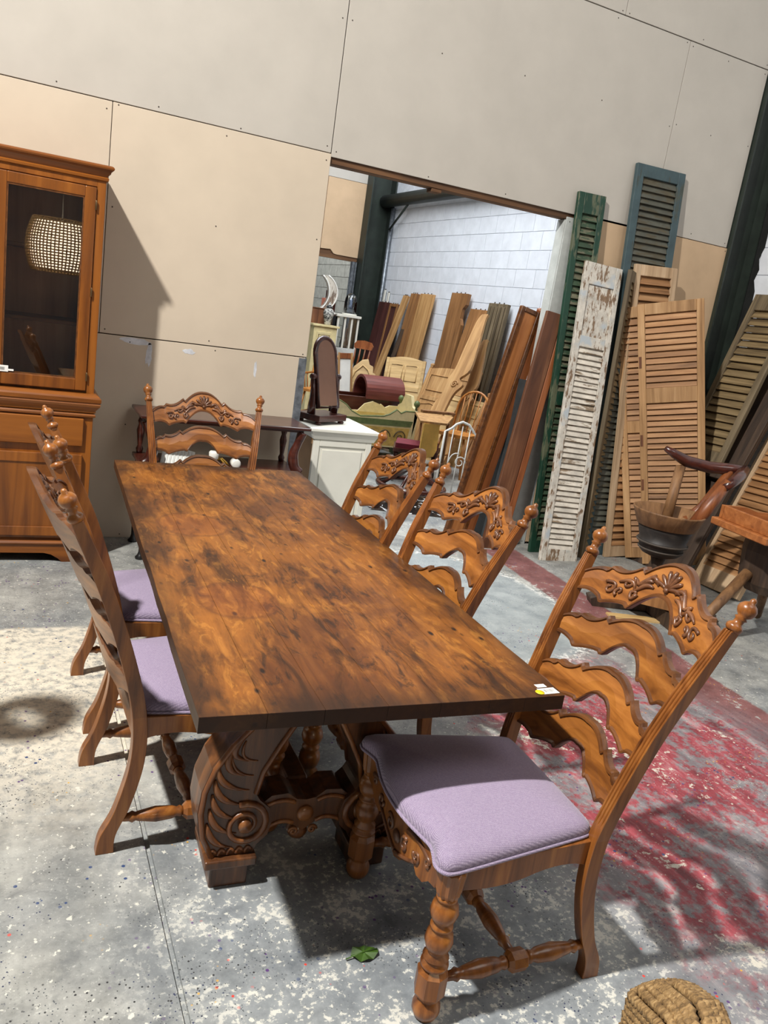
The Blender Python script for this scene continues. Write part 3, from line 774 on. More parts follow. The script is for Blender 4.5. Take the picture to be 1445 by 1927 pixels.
# plinth with bracket feet
b = MB(); fy = 4.825
b.prism([(XL - .01, 0), (XL + .13, 0), (XL + .15, .02), (XL + .19, .045), (XL + .23, .055), (XR - .23, .055), (XR - .19, .045), (XR - .15, .02), (XR - .13, 0), (XR + .01, 0), (XR + .01, .105), (XL - .01, .105)], fy, fy + .022, 'Y')
b.box(XL - .01, XL + .012, fy + .022, 5.29, 0, .105); b.box(XR - .012, XR + .01, fy + .022, 5.29, 0, .105)
b.obj('plinth', CABX, t, .002)
mold([(0.012, 0), (.024, .006), (.026, .014), (.018, .022), (.008, .030), (0, .04)], .104, 'base_moulding', 4.84)
for i, (x0, x1) in enumerate(((XL + .05, -.105), (-.095, XR - .05))):
    d = MB(); d.box(x0, x1, 4.818, 4.84, .165, .655); dd = d.obj('lower_door', CAB, t, .002)
    f = MB(); f.box(x0, x1, 4.810, 4.818, .60, .655); f.box(x0, x1, 4.810, 4.818, .165, .22); f.box(x0, x0 + .055, 4.810, 4.818, .22, .60); f.box(x1 - .055, x1, 4.810, 4.818, .22, .60)
    f.obj('door_frame', CAB, dd, .002)
    dr = MB().box(x0, x1, 4.815, 4.84, .705, .865).obj('drawer', CABX, t, .004)
    MB().lathe([(.006, 0), (.006, .014), (.014, .018), (.016, .026), (.008, .032)], 14, T=Matrix.Translation(((x0 + x1) / 2, 4.815, .79)) @ Matrix.Rotation(PI / 2, 4, 'X')).obj('knob', BRASS, dr)
mold([(0.0, 0), (.010, .004), (.012, .014), (.006, .022)], .872, 'drawer_moulding', 4.835)
mold([(0.004, 0), (.012, .006), (.010, .016), (.030, .040), (.034, .052), (.030, .060), (.036, .066), (.036, .086), (.028, .096), (.010, .110)], .898, 'waist_moulding', 4.835)
# upper case
b = MB()
b.box(XL, XL + .02, 4.885, 5.29, 1.0, 2.16); b.box(XR - .02, XR, 4.885, 5.29, 1.0, 2.16); b.box(XL + .02, XR - .02, 4.885, 5.29, 2.10, 2.16); b.box(XL + .02, XR - .02, 4.885, 5.29, 1.0, 1.03); b.box(XR - .045, XR, 4.872, 4.886, 1.0, 2.16); b.box(XL, XL + .045, 4.872, 4.886, 1.0, 2.16); b.box(XL + .045, XR - .045, 4.872, 4.886, 2.125, 2.16)
b.obj('upper_case', CAB, t, .0015)
b = MB(); b.box(XL + .02, XR - .02, 5.27, 5.288, 1.03, 2.10); b.box(.12, .145, 5.262, 5.27, 1.03, 2.10); b.box(-.35, -.325, 5.262, 5.27, 1.03, 2.10)
b.obj('back_panel', CABIN, t)
for z in (1.372, 1.755): MB().box(XL + .021, XR - .021, 4.93, 5.262, z, z + .022).obj('shelf', CABX, t, .002)
for x0, x1 in ((XL + .047, -.104), (-.098, XR - .047)):
    f = MB(); st = .058
    f.box(x0, x0 + st, 4.862, 4.886, 1.02, 2.12); f.box(x1 - st, x1, 4.862, 4.886, 1.02, 2.12); f.box(x0 + st, x1 - st, 4.862, 4.886, 2.065, 2.12); f.box(x0 + st, x1 - st, 4.862, 4.886, 1.02, 1.085)
    d = f.obj('glazed_door', CAB, t, .004, 2)
    MB().box(x0 + st - .004, x1 - st + .004, 4.872, 4.876, 1.08, 2.07).obj('pane', GLASS, d)
    s = MB()
    for (a0, a1, c0, c1) in ((x0 + st, x0 + st + .008, 1.085, 2.065), (x1 - st - .008, x1 - st, 1.085, 2.065), (x0 + st + .008, x1 - st - .008, 1.085, 1.093), (x0 + st + .008, x1 - st - .008, 2.057, 2.065)): s.box(a0, a1, 4.866, 4.8715, c0, c1)
    s.obj('glazing_bead', RIM, d)
    hx = x1 if x0 > -.2 else x0
    for z in (1.10, 1.57, 2.03): MB().lathe([(.004, -.025), (.0055, -.022), (.0055, .022), (.004, .025)], 8, T=Tz(hx, 4.860, z)).obj('hinge', BRASS, d)
mold([(0.0, 0), (.010, .004), (.012, .016), (.004, .022), (.006, .030), (.022, .052), (.034, .062), (.036, .070), (.030, .078), (.022, .082)], 2.158, 'cornice', 4.872)
MB().box(XL - .02, XR + .02, 4.86, 5.29, 2.2, 2.236).obj('cornice_top', CABX, t)
# small tag inside the glass
t = thing('paper_ticket', 'white barcode ticket on the bottom edge of the cabinet glass', 'ticket', (-.02, 4.86, 1.088), world=True)
MB().box(-.10, -.005, 4.8585, 4.8605, 1.088, 1.122).obj('card', PAPER, t)
b = MB()
for k in range(11): b.box(-.055 + k * .003, -.0535 + k * .003, 4.858, 4.8585, 1.096, 1.112)
b.obj('barcode', BLACK, t)
MB().box(-.005, .022, 4.8585, 4.8600, 1.094, 1.104).obj('string', PAPER, t)

# ================================================================ CONSOLE TABLE BEHIND THE HEAD CHAIR
t = thing('console_table', 'dark mahogany console table with turned legs and lower shelf behind the head chair', 'table', (1.26, 5.07, 0), world=True)
MB().box(.715, 1.79, 4.87, 5.29, .885, .905).obj('top', MAHO, t, .005, 2)
MB().box(.755, 1.75, 4.90, 5.27, .868, .885).obj('frieze', MAHO, t, .002)
MB().box(.735, 1.77, 4.88, 5.28, .575, .60).obj('shelf', MAHO, t, .004)
for x in (.775, 1.73):
    sg = 1 if x < 1 else -1
    pts = [(x - sg * .02, .60), (x + sg * .015, .64), (x + sg * .03, .72), (x + sg * .005, .80), (x - sg * .015, .868)]
    MB().tube([(a, 4.915, z) for a, z in smooth_tab(pts, 4)], [.036, .035, .034, .033, .033, .034, .035, .034, .032, .030, .028, .026, .026, .028, .030, .032, .034], 10).obj('front_leg', MAHO, t)
    MB().lathe([(.018, .60), (.024, .63), (.014, .65), (.020, .70), (.026, .75), (.016, .79), (.022, .81), (.014, .83), (.022, .868)], 12, T=Tz(x, 5.245, 0)).obj('rear_leg', MAHO, t)
    for y in (4.875, 5.255):
        MB().lathe([(.030, 0), (.033, .012), (.020, .026), (.013, .05), (.015, .20), (.022, .50), (.024, .575)], 12, T=Tz(x, y + (.015 if y < 5 else -.01), 0)).obj('lower_leg', BLACK, t)
# things on the shelf
t = thing('gilt_wall_light', 'tangled gilt light fitting with white porcelain cups on the console shelf', 'light fitting', (1.19, 4.98, .60), world=True)
b = MB()
for k in range(9):
    a = k * .7; b.tube([(1.19 + .10 * math.cos(a) * q, 4.98 + .05 * math.sin(a) * q, .607 + .045 * math.sin(q * 3)) for q in (0, .3, .6, .9, 1.15)], .006, 6)
b.box(1.10, 1.28, 4.95, 5.0, .60, .612); b.obj('gilt_arms', GILT, t)
MB().lathe([(.018, .64), (.03, .655), (.032, .69), (.024, .70)], 14, T=Tz(1.19, 4.96, 0)).obj('cup', PORC, t)
MB().lathe([(.018, -.03), (.03, -.02), (.030, .03), (.020, .035)], 14, T=Matrix.Translation((1.33, 4.95, .632)) @ Matrix.Rotation(PI / 2, 4, 'X')).obj('cup', PORC, t)
MB().lathe([(.012, .60), (.022, .612), (.022, .63), (.012, .64)], 12, T=Tz(1.08, 4.94, 0)).obj('cup', PORC, t)
t = thing('slatted_fan', 'white ribbed panel leaning on the left end of the console shelf', 'panel', (.96, 5.02, .60), mw=frame((.86, 4.95, .605), (.8, .2, .12), (.90, 5.08, .72)))
MB().box(0, .20, .004, .010, 0, .16).obj('sheet', PORC, t)
for k in range(9): put('rib', MB().box(.004, .016, 0, .004, .004, .156).mesh('rib', [GREYW]) if k == 0 else bpy.data.meshes['rib'], t, 0, 1, (k * .022, 0, 0))
# ================================================================ LOUVRED SHUTTERS
SLATS = {}
def shutter(label, bl, wdir, tl, W, mst, msl, rails=(), panel=None, stile=.055, sp=.047, th=.034, top=.085, bot=.10, railm=None, tilt=.42, hinges=()):
    H = (Vector(tl) - Vector(bl)).length
    t = thing('louvred_shutter', label, 'shutter', mw=frame(bl, wdir, tl), group='old louvred shutters leaning by the wall')
    for x in (0, W - stile): MB().box(x, x + stile, 0, th, 0, H).obj('stile', mst, t, .003)
    rr = [(0, bot), (H - top, H)] + list(rails) + ([(panel[0] - .085, panel[0]), ] if panel else [])
    rr = sorted(rr)
    for a, c in rr: MB().box(stile, W - stile, .001, th - .001, a, c).obj('rail', railm or mst, t, .003)
    if panel:
        MB().box(stile, W - stile, .012, th - .012, panel[0], panel[1]).obj('panel', mst, t, .002)
    sw = W - 2 * stile - .004
    key = (round(sw, 3), msl.name)
    if key not in SLATS:
        SLATS[key] = MB().box(-sw / 2, sw / 2, -.0035, .0035, -sp * .62, sp * .62).mesh('slat', [msl])
    gaps = [(rr[i][1], rr[i + 1][0]) for i in range(len(rr) - 1)]
    for a, c in gaps:
        if panel and abs(a - panel[0]) < .01: continue
        n = max(1, int((c - a) / sp))
        for k in range(n):
            z = a + (c - a) * (k + .5) / n
            mw_ = Matrix.Translation((W / 2, th / 2, z)) @ Matrix.Rotation(-tilt + random.uniform(-.10, .10), 4, 'X')
            put('slat', SLATS[key], t, 0, 1, mw=mw_)
    for z in hinges:
        MB().box(.006, .026, -.003, .0005, z, z + .09).obj('hinge', RUST, t)
    return t
shutter('tall narrow green louvred shutter with flaking paint beside the opening', (3.87, 5.10, 0), (1, -.02, 0), (3.815, 5.285, 2.79), .25, SHG, SHGS, rails=((1.2, 1.31),), stile=.052, top=.15)
shutter('tallest teal-framed louvred shutter with grey-brown slats', (4.37, 5.05, 0), (1, 0, 0), (4.30, 5.284, 3.09), .49, SHT, SHTS, rails=((1.5, 1.62),), stile=.07, top=.09)
shutter('olive-brown louvred shutter seen nearly edge-on behind the white one', (4.29, 4.96, 0), (.80, .55, 0), (4.32, 5.12, 2.30), .30, SHO, SHOS)
shutter('weathered grey louvred shutter behind the pine ones', (4.72, 5.16, 0), (1, 0, 0), (4.50, 5.275, 2.09), .47, SHGR, SHGRS, rails=((1.0, 1.09),))
shutter('pale bare-wood louvred shutter just below the teal one', (4.56, 4.99, 0), (1, -.03, 0), (4.42, 5.205, 2.36), .42, SHPP, SHPS, sp=.06, rails=((1.25, 1.36),))
shutter('narrow flaking white louvred shutter with a solid top panel', (3.835, 4.90, 0), (1, -.06, 0), (3.955, 5.225, 2.31), .345, SHW, SHWS, panel=(1.78, 2.17), sp=.042, top=.165, bot=.10, hinges=())
shutter('second pine louvred shutter tucked behind the front pine one', (4.745, 4.95, .012), (.64, -.70, .1), (4.345, 5.25, 2.00), .42, SHP, SHPS, rails=((1.05, 1.16),))
shutter('front wide pine louvred shutter standing behind the wooden hand mill', (4.79, 4.79, .012), (.64, -.70, .1), (4.425, 5.105, 2.05), .49, SHP, SHPS, rails=((1.32, 1.44),), sp=.045, hinges=(.2, .62, .98, 1.6))
# right-hand stack leaning on the block wall
t = thing('ledged_door', 'dark brown ledged timber door leaning on the right-hand wall behind the shutters', 'door', mw=frame((4.80, 5.02, 0), (.06, -1, 0), (5.68, 5.10, 2.0)))
MB().box(0, .62, .0, .03, 0, 1.95).obj('sheet', DARKW, t, .003)
for x in (0, .28, .56): MB().box(x, x + .06, -.025, 0, 0, 1.95).obj('batten', DARKW, t, .003)
MB().box(0, .62, -.075, -.025, .86, .91).obj('ledge', DARKW, t, .003)
shutter('rough grey-brown shutter leaning at the right edge above the dark timber door', (5.07, 4.98, .88), (.06, -1, 0), (5.58, 5.04, 2.30), .43, SHO, SHOS, sp=.062, th=.04, top=.14, bot=.14)
shutter('low wooden louvred shutter at the far right behind the tray bench', (4.99, 4.47, 0), (-.05, -1, 0), (5.66, 4.52, 1.55), .50, SHPP, SHPS, sp=.055, bot=.16, th=.045, hinges=(.55,))

# ================================================================ PLANKS LEANING IN THE REAR BAY
def plank(name, label, y0, y1, ztop, xb, m, th=.03, shape=None, group='planks and bed rails leaning in the rear bay', xt=5.70, cat='plank', ym=0.0, frame_m=None):
    # stands on the floor at x = xb, top touches the wall
    W = y1 - y0
    t = thing(name, label, cat, mw=frame((xb, y1 + ym, 0), (0, -1, 0), (xt - th, y1, ztop)), group=group)
    H = math.hypot(xt - th - xb, ztop)
    if shape: MB().prism([(a * W, c * H) for a, c in shape], 0, th, 'Y').obj('board', m, t, .003)
    else: MB().box(0, W, 0, th, 0, H).obj('board', m, t, .003)
    if frame_m:
        MB().box(0, W * .16, -.014, 0, 0, H).obj('edge_strip', frame_m, t, .002); MB().box(W * .84, W, -.014, 0, 0, H).obj('edge_strip', frame_m, t, .002); MB().box(W * .16, W * .84, -.014, 0, H - .05, H).obj('edge_strip', frame_m, t, .002)
    for s in (.25, .5, .75): MB().box(W * s - .006, W * s + .006, .008, .02, H, H + .018).obj('hook', SCREW, t)
    return t
plank('batten', 'left of two thin white battens standing by the far column', 12.82, 12.88, 2.08, 5.62, WHITE, .02, xt=5.73)
plank('batten', 'right of two thin white battens standing by the far column', 12.66, 12.72, 2.04, 5.62, WHITE, .02, xt=5.73)
plank('board_plank', 'wide dark maroon board leaning by the far column', 12.45, 12.92, 1.88, 5.42, MARO, .03)
plank('board_plank', 'narrow maroon board with brown edge next to the wide maroon one', 12.10, 12.42, 1.87, 5.44, MARO, .04, frame_m=PINED)
plank('board_plank', 'thin pale pine board leaning steeply in front of the maroon ones', 11.80, 11.96, 2.02, 5.12, PINE, .05)
plank('board_plank', 'thin grey-brown lath beside the steep pine board', 11.58, 11.70, 1.90, 5.20, DARKW, .03)
plank('bed_rail', 'brown bed rail with hooks next to the widest pine board', 11.44, 11.69, 2.06, 5.36, PINED, .05)
plank('board_plank', 'widest smooth pine board with hooks on its top end', 10.94, 11.39, 2.07, 5.40, PINE, .035)
plank('bed_rail', 'tall pine bed rail standing alone in the middle of the white wall', 9.90, 10.37, 2.12, 5.44, PINED, .05, shape=[(0, 0), (1, 0), (1, .80), (.86, .84), (.86, .90), (1, .93), (1, 1), (0, 1)])
plank('bed_rail', 'pine bed rail with a scooped lower edge beside the fluted one', 9.33, 9.81, 1.93, 5.30, PINED, .03, shape=[(0, 0), (.8, 0), (.72, .5), (.70, .78), (.84, .86), (.98, .90), (1, 1), (0, 1)])
t = plank('bed_rail', 'grey-brown fluted bed rail leaning on the white wall', 8.87, 9.32, 2.03, 5.44, SHO, .05)
for k in range(5): MB().box(.03 + k * .085, .075 + k * .085, -.012, 0, 0, 2.0).obj('reed', SHO, t, .004)

# two long boards leaning in the opening, in front of everything else
t = thing('framed_panel', 'long honey-coloured panel with dark moulded edges leaning at the opening jamb', 'panel', mw=frame((3.235, 5.42, 0), (1, .05, 0), (3.625, 5.47, 1.93)))
MB().box(.035, .165, .012, .03, 0, 1.93).obj('panel', PANELW, t, .002)
for x in (0, .165): MB().box(x, x + .035, 0, .04, 0, 1.955).obj('moulding', RIM, t, .004)
MB().box(.035, .165, 0, .04, 1.92, 1.955).obj('moulding', RIM, t, .004)
MB().box(.20, .275, .004, .05, 0, 1.965).obj('stile', REDB, t, .004)
MB().lathe([(.03, 1.955), (.03, 1.985), (.02, 1.995)], 12, T=Tz(.20, .03, 0)).obj('knob', REDB, t)
t = thing('timber_board', 'long rust-brown worn board leaning beside the honey-coloured panel', 'board', mw=frame((3.47, 5.20, 0), (1, -.1, 0), (3.725, 5.27, 1.92)))
MB().box(0, .14, 0, .035, 0, 1.92).obj('board', RUST, t, .004)
MB().box(.145, .20, .0, .045, 0, 1.90).obj('stile', REDB, t, .004)
t = thing('dark_sheet', 'dark metal sheet standing on edge against the opening jamb', 'panel', mw=frame((3.70, 5.36, 0), (-.25, 1, 0), (3.745, 5.37, 1.35)))
MB().box(0, .3, 0, .008, 0, 1.35).obj('sheet', plain('dark_metal', (52, 56, 58), .5), t)
MB().box(0, .02, -.006, .014, 0, 1.35).obj('white_edge', GREYW, t)

# headboards and panelled bed ends
def headboard(label, bl, wd, tl, W, H, m, arch=.0, panels=2, knobs=True, mirrm=None, rail=.06):
    t = thing('headboard', label, 'headboard', mw=frame(bl, wd, tl), group='wooden headboards stored in the rear bay')
    top = [(W * k / 16, H + arch * math.sin(PI * k / 16)) for k in range(16, -1, -1)]
    MB().prism([(0, 0), (W, 0)] + top, .008, .028, 'Y').obj('field', m, t, .003)
    for x in (-.02, W - .02):
        p = MB().box(x, x + .045, 0, .04, 0, H + .01).obj('post', m, t, .004)
        if knobs: MB().lathe([(.014, 0), (.026, .008), (.018, .02), (.030, .036), (.030, .05), (.012, .066)], 12, T=Tz(x + .022, .02, H + .01)).obj('finial', m, p)
    MB().box(.025, W - .02, -.004, .01, H * .62, H * .62 + rail).obj('rail', m, t, .003)
    for k in range(panels):
        a, c = .06 + (W - .10) * k / panels, .02 + (W - .10) * (k + 1) / panels
        f = MB()
        f.tube([(a, .004, .1), (a, .004, H * .56), ((a + c) / 2, .004, H * .56 + .03), (c, .004, H * .56), (c, .004, .1)], .008, 6); f.obj('panel_moulding', m, t)
        f = MB(); f.tube([(a, .004, H * .74), (a, .004, H * .93), (c, .004, H * .93), (c, .004, H * .74)], .008, 6, closed=True); f.obj('panel_moulding', m, t)
    return t
headboard('pale arched panelled headboard right behind the hooded cradle', (4.62, 10.05, 0), (.55, -.45, 0), (4.80, 10.35, 1.14), .52, 1.16, PINEX, .04, 2, False)
headboard('tall pine panelled bed end with finials left of the scrolled bed posts', (4.77, 9.55, 0), (.35, -.75, 0), (5.18, 9.75, 1.12), .80, 1.16, PINE, .05, 2, True)
headboard('low pine bed end with turned knobs under the scrolled bed posts', (4.72, 8.85, 0), (.40, -.70, 0), (5.12, 9.05, .90), .62, .92, PINEX, .0, 1, True)
headboard('pine bed end with grey finials behind the child desk', (4.98, 8.35, 0), (.30, -.80, 0), (5.38, 8.5, .94), .52, .96, PINED, .0, 1, True)
headboard('dark arched bed end half hidden by the honey-coloured panel', (5.20, 8.00, 0), (.2, -.9, 0), (5.58, 8.1, 1.12), .60, 1.10, DARKW, .14, 2, False)
t = thing('headboard', 'cream scallop-topped headboard with carved rosette left of the hooded cradle', 'headboard', mw=frame((4.06, 10.05, 0), (.45, -.30, 0), (4.22, 10.4, 1.0)), group='wooden headboards stored in the rear bay')
sc_ = [(0, 0), (.42, 0), (.46, .55), (.44, .82), (.40, .92), (.37, .93), (.36, 1.02), (.31, 1.04), (.28, 1.12), (.20, 1.10), (.10, 1.0), (.03, .86), (0, .7)]
MB().prism(sc_, 0, .045, 'Y').obj('field', PINEX, t, .008, 2)
MB().tube([(.06, -.006, .3), (.05, -.006, .7), (.12, -.006, .92), (.22, -.006, 1.02), (.30, -.006, .96), (.38, -.006, .80), (.40, -.006, .3)], .012, 6).obj('moulding', PINEX, t)
MB().lathe([(.05, -.002), (.045, .012), (.015, .02)], 12, T=Matrix.Translation((.16, 0, .66)) @ Matrix.Rotation(PI / 2, 4, 'X')).obj('rosette', PINEX, t)
# two scrolled bed posts (shaped boards)
for (lab, bl, tl, k) in (('wider scrolled pine bed side leaning in the middle of the rear bay', (4.38, 8.35, .02), (5.34, 9.0, 1.86), 1.0), ('slimmer scrolled pine bed side leaning just right of the wider one', (4.74, 8.32, .02), (5.42, 8.98, 1.55), .72)):
    t = thing('scrolled_bedstead', lab, 'bed part', mw=frame(bl, (.3, -.9, 0), tl), group='scrolled bed sides in the rear bay')
    H = (Vector(tl) - Vector(bl)).length
    c = [(.0, .0), (.05, .22), (.02, .36), (.06, .46), (.10, .52), (.05, .56), (.12, .62), (.10, .78), (.07, .95), (.09, 1.0)]
    wd = [.05, .09, .12, .10, .14, .10, .13, .11, .07, .05]
    Lp = [((x - wd[i] * .9) * k, z * H) for i, (x, z) in enumerate(c)]; Rp = [((x + wd[i] * .9) * k, z * H) for i, (x, z) in enumerate(c)]
    MB().prism(smooth_tab(Lp, 4) + smooth_tab(Rp, 4)[::-1], 0, .035, 'Y').obj('scrolled_board', PINE, t, .005, 2)
    MB().tube([(x, -.004, z) for x, z in spiral(.10 * k, .52 * H, .05 * k, .012, 0, 1.6, 22)], .010, 6).obj('scroll_carving', PINE, t)

# ================================================================ CABINET IN THE OPENING AND THE THINGS AROUND IT
t = thing('white_cabinet', 'white painted low cabinet with panelled front and bare wood side in the opening', 'cabinet', (2.25, 5.7, 0), world=True)
MB().box(2.03, 2.49, 5.47, 6.05, .03, .80).obj('carcass', [BARE], t, .002)
f = MB(); f.box(2.03, 2.49, 5.45, 5.47, .03, .80); ff = f.obj('front', WHITE, t, .002)
b = MB(); b.box(2.03, 2.075, 5.438, 5.45, .03, .74); b.box(2.445, 2.49, 5.438, 5.45, .03, .74); b.box(2.075, 2.445, 5.438, 5.45, .69, .74); b.box(2.075, 2.445, 5.438, 5.45, .03, .09)
b.obj('front_frame', WHITE, ff, .003)
MB().box(2.10, 2.42, 5.441, 5.45, .115, .665).obj('raised_panel', WHITE, ff, .006, 2)
b = MB()
b.loft([[(2.02, 5.43, .742), (2.50, 5.43, .742), (2.50, 6.05, .742), (2.02, 6.05, .742)], [(2.01, 5.42, .765), (2.51, 5.42, .765), (2.51, 6.05, .765), (2.01, 6.05, .765)], [(1.995, 5.405, .80), (2.525, 5.405, .80), (2.525, 6.05, .80), (1.995, 6.05, .80)]])
b.obj('cornice', WHITE, t)
MB().box(1.985, 2.535, 5.395, 6.06, .80, .825).obj('top', WHITE, t, .006, 2)
MB().box(2.018, 2.03, 5.47, 6.05, .70, .74).obj('side_rail', BARE, t)

t = thing('dressing_mirror', 'dark wooden arched swing mirror seen from behind on the white cabinet', 'mirror', mw=Tz(2.17, 5.72, .826, .55))
MB().box(-.17, .17, -.11, .12, .022, .07).obj('base', MAHO, t, .004)
for x, y in ((-.14, -.08), (.14, -.08), (-.14, .09), (.14, .09)): MB().lathe([(.022, 0), (.026, .01), (.018, .022)], 10, T=Tz(x, y, 0)).obj('foot', MAHO, t)
for sx in (-1, 1):
    MB().tube([(sx * .135, 0, .07), (sx * .150, -.01, .14), (sx * .142, 0, .24), (sx * .152, .01, .33)], [.032, .026, .018, .016], 8).obj('upright', MAHO, t)
    MB().lathe([(.02, -.02), (.024, 0), (.02, .02)], 10, T=Matrix.Translation((sx * .150, .01, .345)) @ Matrix.Rotation(PI / 2, 4, 'Y')).obj('pivot', MAHO, t)
sh_ = [(-.13, -.26), (.13, -.26), (.13, .16)] + [(.13 * math.cos(a), .16 + .13 * math.sin(a)) for a in [PI * k / 12 for k in range(1, 12)]] + [(-.13, .16)]
TM = Matrix.Translation((0, .01, .36)) @ Matrix.Rotation(-.22, 4, 'X')
MB().prism([(x * .82, z * .9) for x, z in sh_], -.012, .006, 'Y', T=TM).obj('backing', CARD, t)
b = MB(); b.tube([TM @ Vector((x * .9, 0, z * .94)) for x, z in sh_], .020, 8, closed=True); b.obj('mirror_frame', MAHO, t)
MB().prism([(x * .80, z * .88) for x, z in sh_], .007, .010, 'Y', T=TM).obj('mirror_glass', MIRR, t)

# painted cradle
t = thing('painted_cradle', 'yellow and green painted cradle with scroll decoration and knobs', 'cradle', (3.92, 8.75, 0), world=True)
def side(y0, nm):
    p = [(3.36, .16), (4.40, .16), (4.47, .60), (4.30, .60), (4.24, .57), (4.18, .61), (4.10, .55), (4.02, .52), (3.72, .50), (3.60, .55), (3.52, .62), (3.44, .66), (3.30, .68)]
    o = MB().prism(p, y0, y0 + .025, 'Y').obj(nm, CREAM, t, .003); return o
CRG = plain('cradle_green', (92, 104, 58), .5, var=.15); CRY = plain('cradle_ochre', (186, 152, 78), .5, var=.15); CRD = plain('cradle_line', (70, 58, 34), .5)
s1 = side(8.55, 'side_panel'); side(9.02, 'side_panel')
MB().prism([(3.42, .18), (4.35, .18), (4.38, .40), (3.38, .40)], 8.547, 8.55, 'Y').obj('painted_field', CRY, s1)
MB().prism([(3.38, .42), (4.39, .42), (4.41, .49), (3.36, .49)], 8.546, 8.55, 'Y').obj('painted_band', CRG, s1)
b = MB()
for (cx, st, dr) in ((3.60, 0, 1), (3.88, PI, -1), (4.05, 0, 1), (4.27, PI, -1)):
    b.tube([(x, 8.546, z) for x, z in spiral(cx, .29, .085, .015, st, 1.5 * dr, 26)], .007, 5)
b.obj('painted_scrolls', CRD, s1)
b = MB(); b.tube([(x, 8.56, z) for x, z in ((4.46, .605), (4.30, .605), (4.24, .575), (4.18, .615), (4.10, .555), (4.02, .525), (3.72, .505), (3.60, .555), (3.52, .625), (3.44, .665), (3.31, .685))], .012, 6); b.obj('green_edge', CRG, s1)
MB().box(3.38, 4.40, 8.575, 9.02, .17, .20).obj('bottom', CREAM, t)
for x0, x1 in ((3.30, 3.34), (4.42, 4.46)):
    pts = [(8.55, .16), (9.045, .16), (9.045, .62), (8.95, .66), (8.88, .78), (8.72, .78), (8.65, .66), (8.55, .62)]
    MB().prism(pts, x0, x1, 'X').obj('end_panel', CREAM, t, .003)
    for y in (8.57, 9.02):
        MB().lathe([(.014, .60), (.014, .66), (.032, .68), (.038, .70), (.030, .73), (.01, .745)], 12, T=Tz((x0 + x1) / 2, y, 0)).obj('knob', PORC if x0 < 4 else CRG, t)
    MB().prism([(8.50, .0), (8.60, .0), (8.99, .0), (9.09, .0), (9.12, .05), (9.0, .16), (8.6, .16), (8.47, .05)], x0, x1, 'X').obj('rocker', CRG, t)
MB().prism([(3.86, .50), (3.95, .60), (4.06, .635), (4.18, .60), (4.24, .50)], 9.0, 9.02, 'Y').obj('inner_arch', CREAM, t)

# hooded cradle
t = thing('hooded_cradle', 'dark red-brown hooded rocking cradle behind the painted cradle', 'cradle', (4.2, 9.4, 0), world=True)
MB().box(3.45, 4.55, 9.18, 9.205, .25, .66).obj('side_panel', MAHO, t, .003); MB().box(3.45, 4.55, 9.595, 9.62, .25, .66).obj('side_panel', MAHO, t, .003)
MB().box(3.45, 3.48, 9.205, 9.595, .25, .66).obj('foot_panel', MAHO, t, .003); MB().box(3.48, 4.55, 9.205, 9.595, .25, .28).obj('bottom', MAHO, t)
for x in (3.6, 4.4): MB().prism([(9.10, .04), (9.4, 0), (9.70, .04), (9.66, .25), (9.14, .25)], x, x + .04, 'X').obj('rocker', MAHO, t, .003)
arc = [(9.40 + .235 * math.cos(PI * k / 16), .70 + .22 * math.sin(PI * k / 16)) for k in range(17)]; ai = [(9.40 + .20 * math.cos(PI * k / 16), .70 + .185 * math.sin(PI * k / 16)) for k in range(17)]
MB().prism([(9.635, .64)] + arc + [(9.165, .64), (9.20, .64)] + ai[::-1] + [(9.60, .64)], 4.03, 4.56, 'X').obj('hood', MARO2 if 'MARO2' in globals() else wood('hood_wood', (78, 32, 26), (112, 54, 44), (128, 66, 52), 'X', 5, .45, 0.0), t, .003)
MB().prism([(9.60, .64)] + ai + [(9.20, .64)], 4.54, 4.555, 'X').obj('hood_back', MAHO, t)

